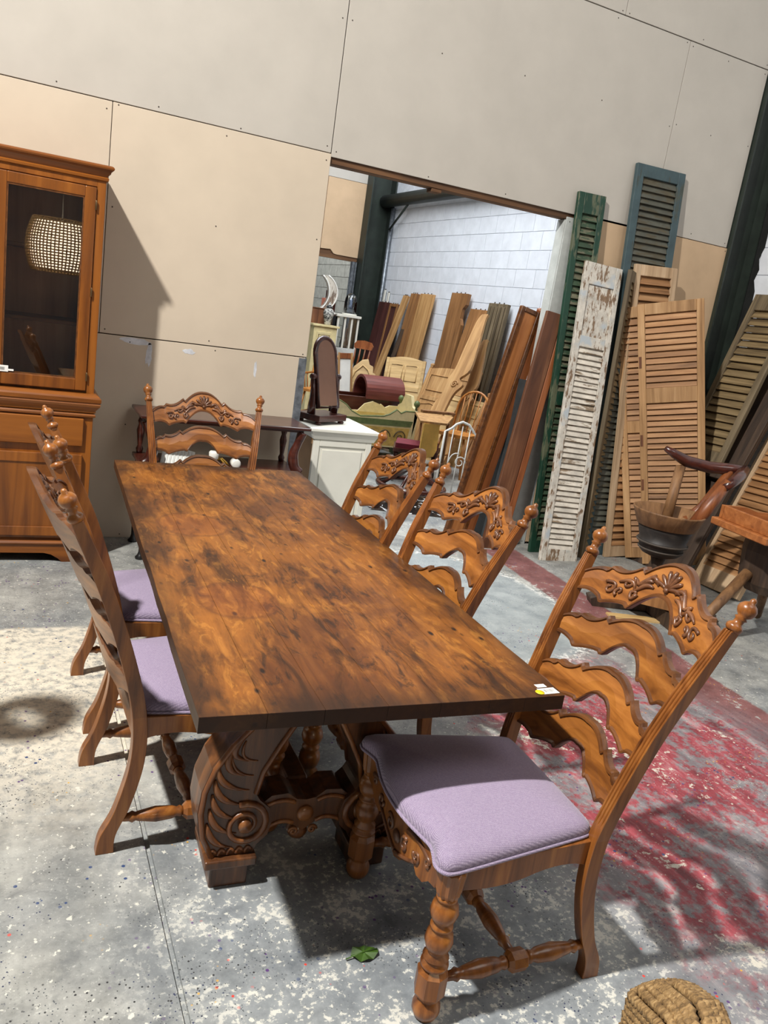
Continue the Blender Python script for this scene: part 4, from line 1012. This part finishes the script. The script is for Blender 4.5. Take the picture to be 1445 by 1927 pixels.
# arched stand mirror / frame, spindle chairs
def spindle_chair(label, loc, rz, m, sh=.44, bh=.92, wide=.40, crest='board', nsp=5, group='old wooden chairs in the rear bay'):
    t = thing('spindle_chair', label, 'chair', loc, rz, group)
    h = wide / 2
    MB().prism([(-.18, -h * .9), (.16, -h), (.20, -h * .6), (.21, 0), (.20, h * .6), (.16, h), (-.18, h * .9)], sh, sh + .035, 'Z').obj('seat', m, t, .008, 2)
    for sx in (-1, 1):
        for sy in (-1, 1): MB().tube([(sx * .13, sy * h * .7, sh + .005), (sx * .17, sy * h * .9, sh * .5), (sx * .20, sy * h * 1.05, 0)], [.014, .019, .013], 8).obj('leg', m, t)
        MB().tube([(-.165, sx * h * .82, sh * .42), (.165, sx * h * .82, sh * .42)], .010, 8).obj('stretcher', m, t)
    bt = lambda z: -.16 - .22 * (z - sh) * 1.0
    if crest == 'board':
        MB().prism([(-h, 0), (h, 0), (h * 1.08, .06), (h * .8, .11), (0, .125), (-h * .8, .11), (-h * 1.08, .06)], -.012, .012, 'X', T=Matrix.Translation((bt(bh - .1), 0, bh - .12)) @ Matrix.Rotation(-.2, 4, 'Y')).obj('crest', m, t, .004)
        for k in range(nsp):
            y = -h * .85 + 2 * h * .85 * k / (nsp - 1); MB().tube([(-.16, y * .85, sh + .02), (bt((sh + bh) / 2) - .012, y * .95, (sh + bh) / 2), (bt(bh - .1), y, bh - .10)], [.010, .014, .009], 7).obj('spindle', m, t)
    else:
        pts = [(bt(z) , y, z) for y, z in [(-h * .95, sh + .02), (-h * 1.0, sh + .25)] + [(-h * math.cos(a), bh - .2 + .2 * math.sin(a)) for a in [PI * k / 12 for k in range(13)]] + [(h * 1.0, sh + .25), (h * .95, sh + .02)]]
        MB().tube(pts, .014, 8).obj('hoop', m, t)
        for k in range(nsp):
            y = -h * .7 + 2 * h * .7 * k / (nsp - 1); zt = bh - .2 + .2 * math.sqrt(max(.05, 1 - (y / h) ** 2))
            MB().tube([(-.16, y * .85, sh + .02), (bt(zt), y, zt)], .007, 7).obj('spindle', m, t)
        if crest == 'arm':
            for sy in (-1, 1):
                MB().tube([(bt(sh + .24), sy * h, sh + .24), (.0, sy * h * 1.1, sh + .235), (.16, sy * h * 1.05, sh + .23)], .014, 8).obj('arm', m, t)
                for x in (-.05, .05, .13): MB().tube([(x, sy * h * .92, sh + .02), (x, sy * h * 1.08, sh + .23)], .008, 7).obj('arm_spindle', m, t)
    return t
spindle_chair('red-brown spindle-back chair below the tall cream cabinet', (4.42, 10.75, .31), -2.55, REDB, .44, .96, .30, 'board', 4)
spindle_chair('honey-coloured hoop-back armchair beside the swing mirror', (3.93, 10.66, 0), -2.3, HONEY, .50, 1.06, .38, 'arm', 5)
spindle_chair('yellow hoop-back Windsor style chair behind the white iron bed end', (4.72, 7.95, 0), -2.6, HONEY, .46, .97, .40, 'hoop', 5)
t = thing('low_table', 'small dark plank stool table that carries the spindle-back chair', 'table', (4.42, 10.75, 0), world=True)
MB().box(4.14, 4.70, 10.5, 11.0, .275, .305).obj('top', DARKW, t, .003)
for x in (4.18, 4.62):
    for y in (10.54, 10.92): MB().box(x, x + .04, y, y + .04, 0, .275).obj('leg', DARKW, t, .003)
t = thing('standing_mirror', 'pine framed upright mirror, its reflection painted white, left of the scalloped headboard', 'mirror', mw=frame((4.02, 9.97, 0), (.62, -.25, 0), (3.95, 10.12, 1.12)))
for x in (0, .17): MB().box(x, x + .03, 0, .03, 0, 1.12).obj('frame_post', PINE, t, .003)
for z in (.48, 1.04): MB().box(.03, .17, 0, .03, z, z + .075).obj('frame_rail', REDB if z > .6 else PINE, t, .003)
MB().box(.03, .17, .012, .016, .555, 1.04).obj('mirror_glass', PORC, t)  # plain white pane, the mirror's reflection painted in

# tall cream cabinet and the things on it
t = thing('tall_cream_cabinet', 'tall narrow cream cabinet with panelled door in the far bay', 'cabinet', (4.45, 12.1, 0), world=True)
MB().box(4.24, 4.62, 12.0, 12.4, 0, 1.36).obj('carcass', CREAM, t, .003); MB().box(4.21, 4.65, 11.97, 12.42, 1.36, 1.39).obj('top', CREAM, t, .003)
MB().box(4.29, 4.53, 11.985, 12.0, .15, 1.28).obj('door', CREAM, t, .003)
MB().tube([(4.32, 11.984, .2), (4.50, 11.984, .2), (4.50, 11.984, 1.24), (4.32, 11.984, 1.24)], .006, 6, closed=True).obj('door_moulding', BRASS, t)
t = thing('lidded_vase', 'black and white lidded porcelain vase on the tall cream cabinet', 'vase', (4.49, 12.12, 1.39))
VP = paint('vase_paint', (196, 194, 186), (54, 56, 58), .62, 'Z', sc=9, stretch=1.0)
MB().lathe([(.04, 0), (.05, .01), (.055, .06), (.08, .14), (.085, .19), (.07, .235), (.045, .25), (.045, .262)], 20).obj('body', VP, t)
MB().lathe([(.05, .262), (.052, .275), (.035, .30), (.014, .315), (.018, .33), (.008, .35)], 16).obj('lid', VP, t)
t = thing('brown_box', 'brown wooden box standing behind the lidded vase', 'box', (4.40, 12.3, 1.39), world=True)
MB().box(4.24, 4.60, 12.26, 12.40, 1.39, 1.62).obj('body', RUST, t, .003); MB().box(4.23, 4.61, 12.25, 12.405, 1.62, 1.635).obj('lid', RUST, t, .002)
t = thing('crescent_ornament', 'large pale crescent-shaped decorated ornament on the far shelf', 'ornament', (4.45, 12.55, 1.60), world=True)
arc1 = [(4.33 + .41 * math.cos(a), 1.87 + .33 * math.sin(a)) for a in [-1.0 + 2.0 * k / 16 for k in range(17)]]; arc2 = [(4.27 + .33 * math.cos(a), 1.87 + .33 * math.sin(a)) for a in [-.95 + 1.9 * k / 16 for k in range(17)]]
MB().prism(arc1 + arc2[::-1], 12.5, 12.60, 'Y').obj('shell', paint('ornament_paint', (206, 198, 184), (150, 128, 110), .4, 'Z', sc=5), t, .004)
for q in (arc1, arc2): MB().tube([(x, 12.5, z) for x, z in q], .012, 6).obj('rim', PORC, t)
MB().box(4.30, 4.72, 12.44, 12.70, 1.565, 1.595).obj('foot', PORC, t)
t = thing('wall_shelf', 'dark plank shelf on legs carrying the crescent ornament', 'shelf', (4.5, 12.6, 0), world=True)
MB().box(4.05, 4.735, 12.42, 12.80, 1.535, 1.565).obj('top', DARKW, t, .003)
for x in (4.08, 4.66):
    for y in (12.45, 12.73): MB().box(x, x + .04, y, y + .04, 0, 1.535).obj('leg', DARKW, t)
t = thing('lantern_cabinet', 'white glazed lantern-like cabinet beside the galvanised stud', 'cabinet', (4.97, 12.6, 0), world=True)
MB().box(4.78, 5.16, 12.45, 12.8, 0, 1.05).obj('stand', GREYW, t, .003); MB().box(4.75, 5.18, 12.42, 12.83, 1.545, 1.585).obj('top', WHITE, t, .004)
for x in (4.78, 4.90, 5.02, 5.13):
    for y in (12.45, 12.77): MB().box(x, x + .03, y, y + .03, 1.05, 1.545).obj('bar', WHITE, t)
MB().box(4.79, 5.15, 12.462, 12.466, 1.06, 1.54).obj('pane', GLASS, t); MB().box(4.785, 4.789, 12.48, 12.77, 1.06, 1.54).obj('pane', GLASS, t)
t = thing('glass_vessel', 'clear glass vessel inside the white lantern cabinet', 'glassware', (5.0, 12.62, 1.05))
MB().lathe([(.06, 0), (.07, .06), (.05, .16), (.03, .22), (.045, .30), (.02, .34)], 16).obj('body', MIRR, t)
t = thing('glass_dome', 'glass dome with a blue figurine on the white lantern cabinet', 'dome', (5.03, 12.60, 1.585))
MB().lathe([(.12, 0), (.125, .012), (.12, .022)], 20).obj('base', WHITE, t)
MB().lathe([(.105, .022), (.105, .20), (.095, .27), (.07, .32), (.035, .345), (.01, .35)], 24).obj('dome', GLASS, t)
MB().lathe([(.05, .022), (.055, .06), (.035, .14), (.022, .18), (.026, .205), (.016, .225), (.020, .245), (.008, .265)], 14).obj('figurine', plain('figurine_blue', (116, 132, 160), .4, var=.3), t)
t = thing('upright_case', 'tall dark red-brown wooden case with salmon side behind the lantern cabinet', 'case', (4.80, 13.0, 0), world=True)
MB().box(4.76, 4.90, 12.95, 13.1, 0, 1.93).obj('front', MAHO, t, .003); MB().box(4.70, 4.76, 12.95, 13.1, 0, 1.80).obj('side', PINK, t, .003)

# child desk / high chair, iron bed end, red seat, wheel, black sheet with painted reflections
t = thing('child_desk', 'small pine child desk with yellow end board and spindles', 'desk', (4.15, 7.75, 0), world=True)
MB().prism([(3.83, 7.26), (4.12, 7.21), (4.52, 7.80), (4.10, 7.92)], .67, .692, 'Z').obj('top', PINE, t, .003)
MB().prism([(3.86, .36), (3.95, .31), (4.03, .33), (4.06, .40), (4.05, .67), (3.87, .67)], 7.235, 7.257, 'Y').obj('end_board', YELL, t, .006, 2)
for (x, y) in ((4.28, 7.46), (4.36, 7.62), (4.44, 7.76), (4.16, 7.86), (3.92, 7.262)): MB().tube([(x, y, .0), (x, y, .66)], .014, 8).obj('leg', PINED, t)
MB().tube([(3.92, 7.262, .22), (4.28, 7.46, .22), (4.44, 7.76, .22), (4.16, 7.86, .22)], .013, 8, closed=True).obj('stretcher', PINED, t)
MB().box(4.20, 4.62, 7.93, 8.0, .69, .72).obj('rear_rail', PINED, t, .003)
t = thing('iron_bed_end', 'white painted iron bed end with scrolls standing in the rear bay', 'bed end', mw=frame((3.76, 6.62, 0), (1, -.18, 0), (3.80, 6.66, .8)))
W_ = .30
b = MB(); b.tube([(0, 0, 0), (0, 0, .70)] + [(.03, 0, .715), (.06, 0, .735), (.10, 0, .78), (.16, 0, .81), (.23, 0, .79), (.28, 0, .74), (W_ + .02, 0, .70), (W_ + .02, 0, 0)], .012, 8); b.obj('frame', GREYW, t)
for x in (.08, .17, .25): MB().tube([(x, 0, .04), (x, 0, .77 if x < .2 else .75)], .006, 6).obj('rod', GREYW, t)
MB().tube([(0, 0, .04), (W_ + .02, 0, .04)], .009, 8).obj('rod', GREYW, t)
MB().tube([(x, -.003, z) for x, z in spiral(.20, .42, .06, .02, 0, 1.2, 20)], .006, 6).obj('scroll', GREYW, t)
MB().tube([(x, -.003, z) for x, z in qb((.08, .40), (.10, .52), (.18, .50))], .006, 6).obj('scroll', GREYW, t)
t = thing('upholstered_bench', 'low bench with crimson padded seat behind the far right chair', 'bench', (3.98, 7.6, 0), world=True)
MB().prism([(3.66, 7.45), (4.10, 7.28), (4.32, 7.62), (3.86, 7.85)], .32, .36, 'Z').obj('frame', MAHO, t, .01, 2)
MB().prism([(3.69, 7.47), (4.10, 7.31), (4.29, 7.61), (3.87, 7.81)], .36, .41, 'Z').obj('cushion', RED, t, .02, 3)
for x, y in ((3.71, 7.47), (4.09, 7.33), (4.26, 7.60), (3.87, 7.78)): MB().lathe([(.012, 0), (.02, .05), (.014, .12), (.022, .25), (.026, .32)], 10, T=Tz(x, y, 0)).obj('leg', MAHO, t)
t = thing('wheel_base', 'dark wooden spoked wheel lying on its legs below the crimson bench', 'wheel', (3.62, 6.85, 0), world=True)
b = MB(); b.tube([(3.62 + .33 * math.cos(a), 6.85 + .33 * math.sin(a), .10) for a in [2 * PI * k / 28 for k in range(28)]], .026, 8, closed=True); b.obj('rim', MAHO, t)
for k in range(8):
    a = 2 * PI * k / 8; MB().tube([(3.62, 6.85, .30), (3.62 + .32 * math.cos(a), 6.85 + .32 * math.sin(a), .11)], .016, 7).obj('spoke', MAHO, t)
MB().lathe([(.05, .24), (.06, .30), (.04, .36), (.02, .38)], 12, T=Tz(3.62, 6.85, 0)).obj('hub', MAHO, t)
for k in range(3):
    a = 2 * PI * k / 3; MB().lathe([(.02, 0), (.03, .04), (.02, .085)], 8, T=Tz(3.62 + .33 * math.cos(a), 6.85 + .33 * math.sin(a), 0)).obj('foot', MAHO, t)
t = thing('painted_reflection_sheet', 'glossy black sheet with painted white reflections lying on the rear floor', 'sheet', (3.55, 6.5, 0), world=True)
def sheet_mat():
    q = NT('black_white_sheet'); v = q.coord((1, .35, 1), rot=(0, 0, 1.1))
    n = q.noise(v, 9, 3, .5, 2.5); c = q.mix(q.mask(n, .57, .59), lin(16, 17, 18), lin(228, 230, 230)); return q.fin(c, .2)  # white streaks paint the sheet's reflections into its colour
MB().prism([(2.95, 6.25), (3.75, 6.0), (4.25, 6.35), (4.2, 6.95), (3.5, 7.15), (3.0, 6.9)], .001, .004, 'Z').obj('sheet', sheet_mat(), t)

# ================================================================ HAND MILL AND TRAY BENCH, RIGHT
t = thing('hand_mill', 'old wooden pedestal mill with flared bowl and forked handle in front of the pine shutters', 'mill', (3.98, 3.85, 0), world=True)
T = Tz(4.05, 3.92, 0)
BOWLW = wood('mill_rim', (84, 56, 34), (128, 92, 58), (150, 112, 74), 'Z', 6, .6, 0.0)
MB().lathe([(.055, .37), (.12, .395), (.145, .42), (.15, .47), (.165, .475), (.165, .49), (.155, .495), (.175, .56), (.185, .60)], 24, T=T).obj('bowl', wood('mill_dark', (26, 22, 20), (44, 38, 34), (62, 54, 48), 'X', 6, .55, 0.0), t)
b = MB(); b.lathe([(.192, .59), (.235, .69), (.238, .70), (.225, .70), (.18, .60), (.10, .585)], 26, T=T); b.obj('rim', BOWLW, t)
for z, r in ((.478, .167), (.43, .148)): MB().tube([(4.05 + r * math.cos(a), 3.92 + r * math.sin(a), z) for a in [2 * PI * k / 24 for k in range(24)]], .007, 6, closed=True).obj('hoop', SCREW, t)
MB().lathe([(.05, .18), (.042, .22), (.034, .30), (.055, .38)], 14, T=T).obj('pedestal', DARKW, t)
MB().tube([(4.10, 3.98, .62), (4.20, 4.06, .98)], [.036, .034], 10).obj('strut', BOWLW, t)
MB().tube([(4.14, 3.80, .60), (4.22, 3.77, .76), (4.32, 3.74, .96)], [.040, .046, .034], 9).obj('strut', REDB, t)
MB().tube([(4.52, 3.92, 1.0), (4.38, 3.96, .72), (4.26, 3.96, .62)], [.030, .036, .036], 10).obj('strut', REDB, t)
MB().tube([(4.07, 4.10, 1.09), (4.14, 4.08, 1.06), (4.24, 4.06, 1.02), (4.40, 4.0, 1.00), (4.52, 3.93, 1.01), (4.60, 3.86, 1.02)], [.02, .032, .042, .042, .040, .030], 10).obj('yoke', MAHO, t)
MB().tube([(4.60, 3.88, 1.02), (4.48, 3.80, .99), (4.36, 3.74, .96), (4.28, 3.72, .92)], [.036, .040, .036, .026], 10).obj('yoke', MAHO, t)
# octagonal ring platform and splayed feet
oc = [(4.02 + .30 * math.cos(a), 3.86 + .30 * math.sin(a)) for a in [2 * PI * (k + .5) / 8 for k in range(8)]]; oi_ = [(4.02 + .21 * math.cos(a), 3.86 + .21 * math.sin(a)) for a in [2 * PI * (k + .5) / 8 for k in range(8)]]
for k in range(8):
    j = (k + 1) % 8
    MB().prism([oc[k], oc[j], oi_[j], oi_[k]], .115, .185, 'Z').obj('ring_block', PINED, t, .004)
for a in (2.75, 4.5, .6, 5.6):
    d = Vector((math.cos(a), math.sin(a)))
    MB().prism([(-.05, .02), (.34, .0), (.42, .0), (.44, .05), (.34, .10), (-.05, .115)], -.06, .06, 'Y', T=Tz(4.02, 3.86, 0, a)).obj('foot', DARKW, t, .012, 2)
MB().lathe([(.09, .10), (.09, .14), (.06, .18)], 14, T=Tz(4.05, 3.90, 0)).obj('boss', DARKW, t)
MB().box(3.58, 4.02, 3.70, 3.78, 0, .012, T=Matrix.Translation((3.75, 3.7, 0)) @ Matrix.Rotation(-.35, 4, 'Z') @ Matrix.Translation((-3.75, -3.7, 0))).obj('packing_batten', PINEX, t)

t = thing('tray_bench', 'rustic bench with wooden tray top and dark tub body at the right edge', 'bench', (4.35, 3.4, 0), world=True)
TT = Matrix.Translation((4.46, 3.30, .715)) @ Matrix.Rotation(-.12, 4, 'Z')
MB().box(-.42, .42, -.24, .24, 0, .045, T=TT).obj('tray_base', TRAYW, t, .005)
for y0, y1 in ((-.22, -.195), (.195, .22)): MB().prism([(-.38, .045), (.38, .045), (.38, .13), (.18, .125), (.08, .10), (-.10, .10), (-.20, .125), (-.38, .13)], y0, y1, 'Y', T=TT).obj('tray_side', TRAYW, t, .003)
for x0, x1 in ((-.38, -.355), (.355, .38)): MB().box(x0, x1, -.195, .195, .045, .13, T=TT).obj('tray_end', TRAYW, t, .003)
MB().box(-.06, .12, -.226, -.219, .062, .085, T=TT).obj('handle_slot', GREYW, t)
MB().lathe([(.16, .34), (.20, .40), (.215, .60), (.20, .74)], 9, T=Tz(4.45, 3.34, 0), sm=False).obj('tub', DARKW, t)
MB().tube([(4.25, 3.36, .46), (3.80, 3.33, .02)], [.036, .030], 9).obj('leg', BOWLW, t)
MB().tube([(4.55, 3.16, .46), (4.75, 2.92, .02)], [.036, .030], 9).obj('leg', BOWLW, t)
MB().tube([(4.58, 3.46, .46), (4.86, 3.68, .02)], [.036, .030], 9).obj('leg', BOWLW, t)

# ================================================================ WICKER ARMCHAIR (only its arm reaches into view) AND LEAF
t = thing('wicker_armchair', 'woven seagrass armchair arm reaching into the bottom right corner', 'armchair', (1.40, .62, 0), world=True)
WK = wood('seagrass', (74, 54, 30), (142, 112, 70), (184, 154, 108), 'X', 40, .75, 0.0, blotch=.2)
def uarm(off, z):     # U-shaped outline of the arm: rounded front end, running towards the camera
    cx, cy, r, Ln = 1.215, .885, .060 - off, .30
    pts = [(cx + r, cy - Ln)] + [(cx + r, cy - Ln + Ln * k / 16) for k in range(1, 17)] + [(cx + r * math.cos(a), cy + r * math.sin(a)) for a in [PI * k / 10 for k in range(1, 10)]] + [(cx - r, cy - Ln * k / 16) for k in range(17)]
    ca, sa = math.cos(-.55), math.sin(-.55)
    return [(cx + (x - cx) * ca - (y - cy) * sa, cy + (x - cx) * sa + (y - cy) * ca) for x, y in pts]
def zarm(y, off): # arm top slopes down to the front end
    return .56 + .02 * math.sin(y * 3) - 0.10 * max(0, (y - .78)) / .15
b = MB()
for off, dz in ((-.001, -.022), (.013, -.009), (.026, -.002), (.038, .002), (.048, .004)):
    o = uarm(off, 0); pts = []
    for i in range(len(o) - 1):
        for k in range(3):
            x = o[i][0] + (o[i + 1][0] - o[i][0]) * k / 3; y = o[i][1] + (o[i + 1][1] - o[i][1]) * k / 3; pts.append((x, y, zarm(y, off) + dz))
    b.tube(pts, [.0098 + .0022 * math.sin(i * 2.2 + off * 300) for i in range(len(pts))], 6)
for k in range(24):
    o = uarm(-.003, 0); z = -.036 - k * .0155; pts = []
    for i in range(len(o) - 1):
        for q in range(3):
            x = o[i][0] + (o[i + 1][0] - o[i][0]) * q / 3; y = o[i][1] + (o[i + 1][1] - o[i][1]) * q / 3; pts.append((x, y, zarm(y, 0) + z))
    b.tube(pts, [.0085 + .0024 * math.sin(i * 2.2 + k * PI) for i in range(len(pts))], 6)
a_ = b.obj('arm_weave', WK, t); a_['kind'] = 'stuff'
o = uarm(.012, 0); MB().loft([[(x, y, 0.02) for x, y in o], [(x, y, zarm(y, 0) - .03) for x, y in o]]).obj('arm_core', DARKW, t)
MB().box(1.40, 1.95, .25, .80, .02, .32).obj('seat_base', WK, t, .02, 2)

t = thing('fallen_leaf', 'small green leaf lying on the floor in the table shadow', 'leaf', (.93, 1.585, 0), world=True)
lf = [(.875, 1.60), (.89, 1.625), (.92, 1.628), (.935, 1.618), (.955, 1.622), (.965, 1.60), (.985, 1.598), (.972, 1.575), (.95, 1.562), (.925, 1.556), (.90, 1.562), (.882, 1.578)]
lf = [(.93 + (x - .93) * .75, 1.59 + (y - 1.59) * .75) for x, y in lf]
vs = [(.925, 1.592, .010)] + [(x, y, .003 + .010 * (i % 2)) for i, (x, y) in enumerate(lf)]
b = MB(); b.add(vs, [(0, i + 1, (i + 1) % 12 + 1) for i in range(12)]); o_ = b.obj('blade', LEAF, t)
so = o_.modifiers.new('solid', 'SOLIDIFY'); so.thickness = .001
MB().tube([(.968, 1.598, .006), (.925, 1.592, .0115), (.87, 1.586, .006)], .002, 6).obj('midrib', LEAF, t)

# unseen basket-shaped occluder, added left of the frame to cast a blurred floor shadow
t = thing('basket_occluder', 'unseen basket-shaped shadow caster added left of the left-hand chairs', 'shadow caster', (-.56, 2.65, 1.58), world=True)
b = MB()
for k in range(14):
    z = 1.58 + .26 * k / 13; r = .12 * (1 - .25 * (abs(k - 6.5) / 6.5) ** 2)
    b.tube([(-.56 + r * math.cos(a), 2.65 + r * math.sin(a), z) for a in [2 * PI * q / 20 for q in range(20)]], .009, 5, closed=True)
b.obj('weave', WK, t)['kind'] = 'stuff'
MB().tube([(-.56, 2.65, 1.6), (-.56, 2.65, 3.6)], .006, 6).obj('cord', BLACK, t)

# wicker pendant behind the camera, seen reflected in the cabinet glass
t = thing('wicker_pendant', 'lit wicker drum lamp hanging behind the camera, reflected in the cabinet glass', 'lamp', (.53, -1.30, 1.55), world=True)
cx, cy, cz, R_, H_ = .53, -1.30, 1.90, .40, .62
b = MB()
for k in range(20):
    z = cz - H_ / 2 + H_ * k / 19; r = R_ * (1 - .18 * (abs(k - 9.5) / 9.5) ** 2)
    b.tube([(cx + r * math.cos(a), cy + r * math.sin(a), z) for a in [2 * PI * q / 36 for q in range(36)]], .009, 5, closed=True)
for q in range(56):
    a = 2 * PI * q / 56; b.tube([(cx + R_ * (1 - .18 * abs(k - 4) ** 2 / 16) * math.cos(a), cy + R_ * (1 - .18 * abs(k - 4) ** 2 / 16) * math.sin(a), cz - H_ / 2 + H_ * k / 8) for k in range(9)], .009, 5)
b.obj('shade', WK, t)['kind'] = 'stuff'
bm_ = NT('lamp_bulb'); bm_.set(bm_.b, 'Emission Color', (1, .80, .52, 1)); bm_.set(bm_.b, 'Emission Strength', 260); bm_.set(bm_.b, 'Base Color', (1, 1, 1, 1))
for k in range(4):
    a = k * PI / 2 + .4; MB().lathe([(.01, -.06), (.03, -.03), (.04, 0), (.03, .03), (.01, .05)], 12, T=Tz(cx + .14 * math.cos(a), cy + .14 * math.sin(a), cz)).obj('bulb', bm_.mat, t)
dm_ = NT('shade_glow'); dm_.set(dm_.b, 'Emission Color', (1, .84, .60, 1)); dm_.set(dm_.b, 'Emission Strength', 9); dm_.set(dm_.b, 'Base Color', (1, 1, 1, 1))
MB().lathe([(R_ * .80, cz - H_ * .46), (R_ * .93, cz - H_ * .2), (R_ * .93, cz + H_ * .2), (R_ * .80, cz + H_ * .46)], 28, T=Tz(cx, cy, 0)).obj('glow_drum', dm_.mat, t)  # glowing drum added inside the shade to brighten its reflection
MB().tube([(cx, cy, cz + .05), (cx, cy, 4.6)], .008, 6).obj('cord', BLACK, t)
b = MB(); [b.tube([(cx, cy, cz + .06), (cx + .14 * math.cos(k * PI / 2 + .4), cy + .14 * math.sin(k * PI / 2 + .4), cz - .06)], .008, 6) for k in range(4)]; b.obj('arms', BRASS, t)
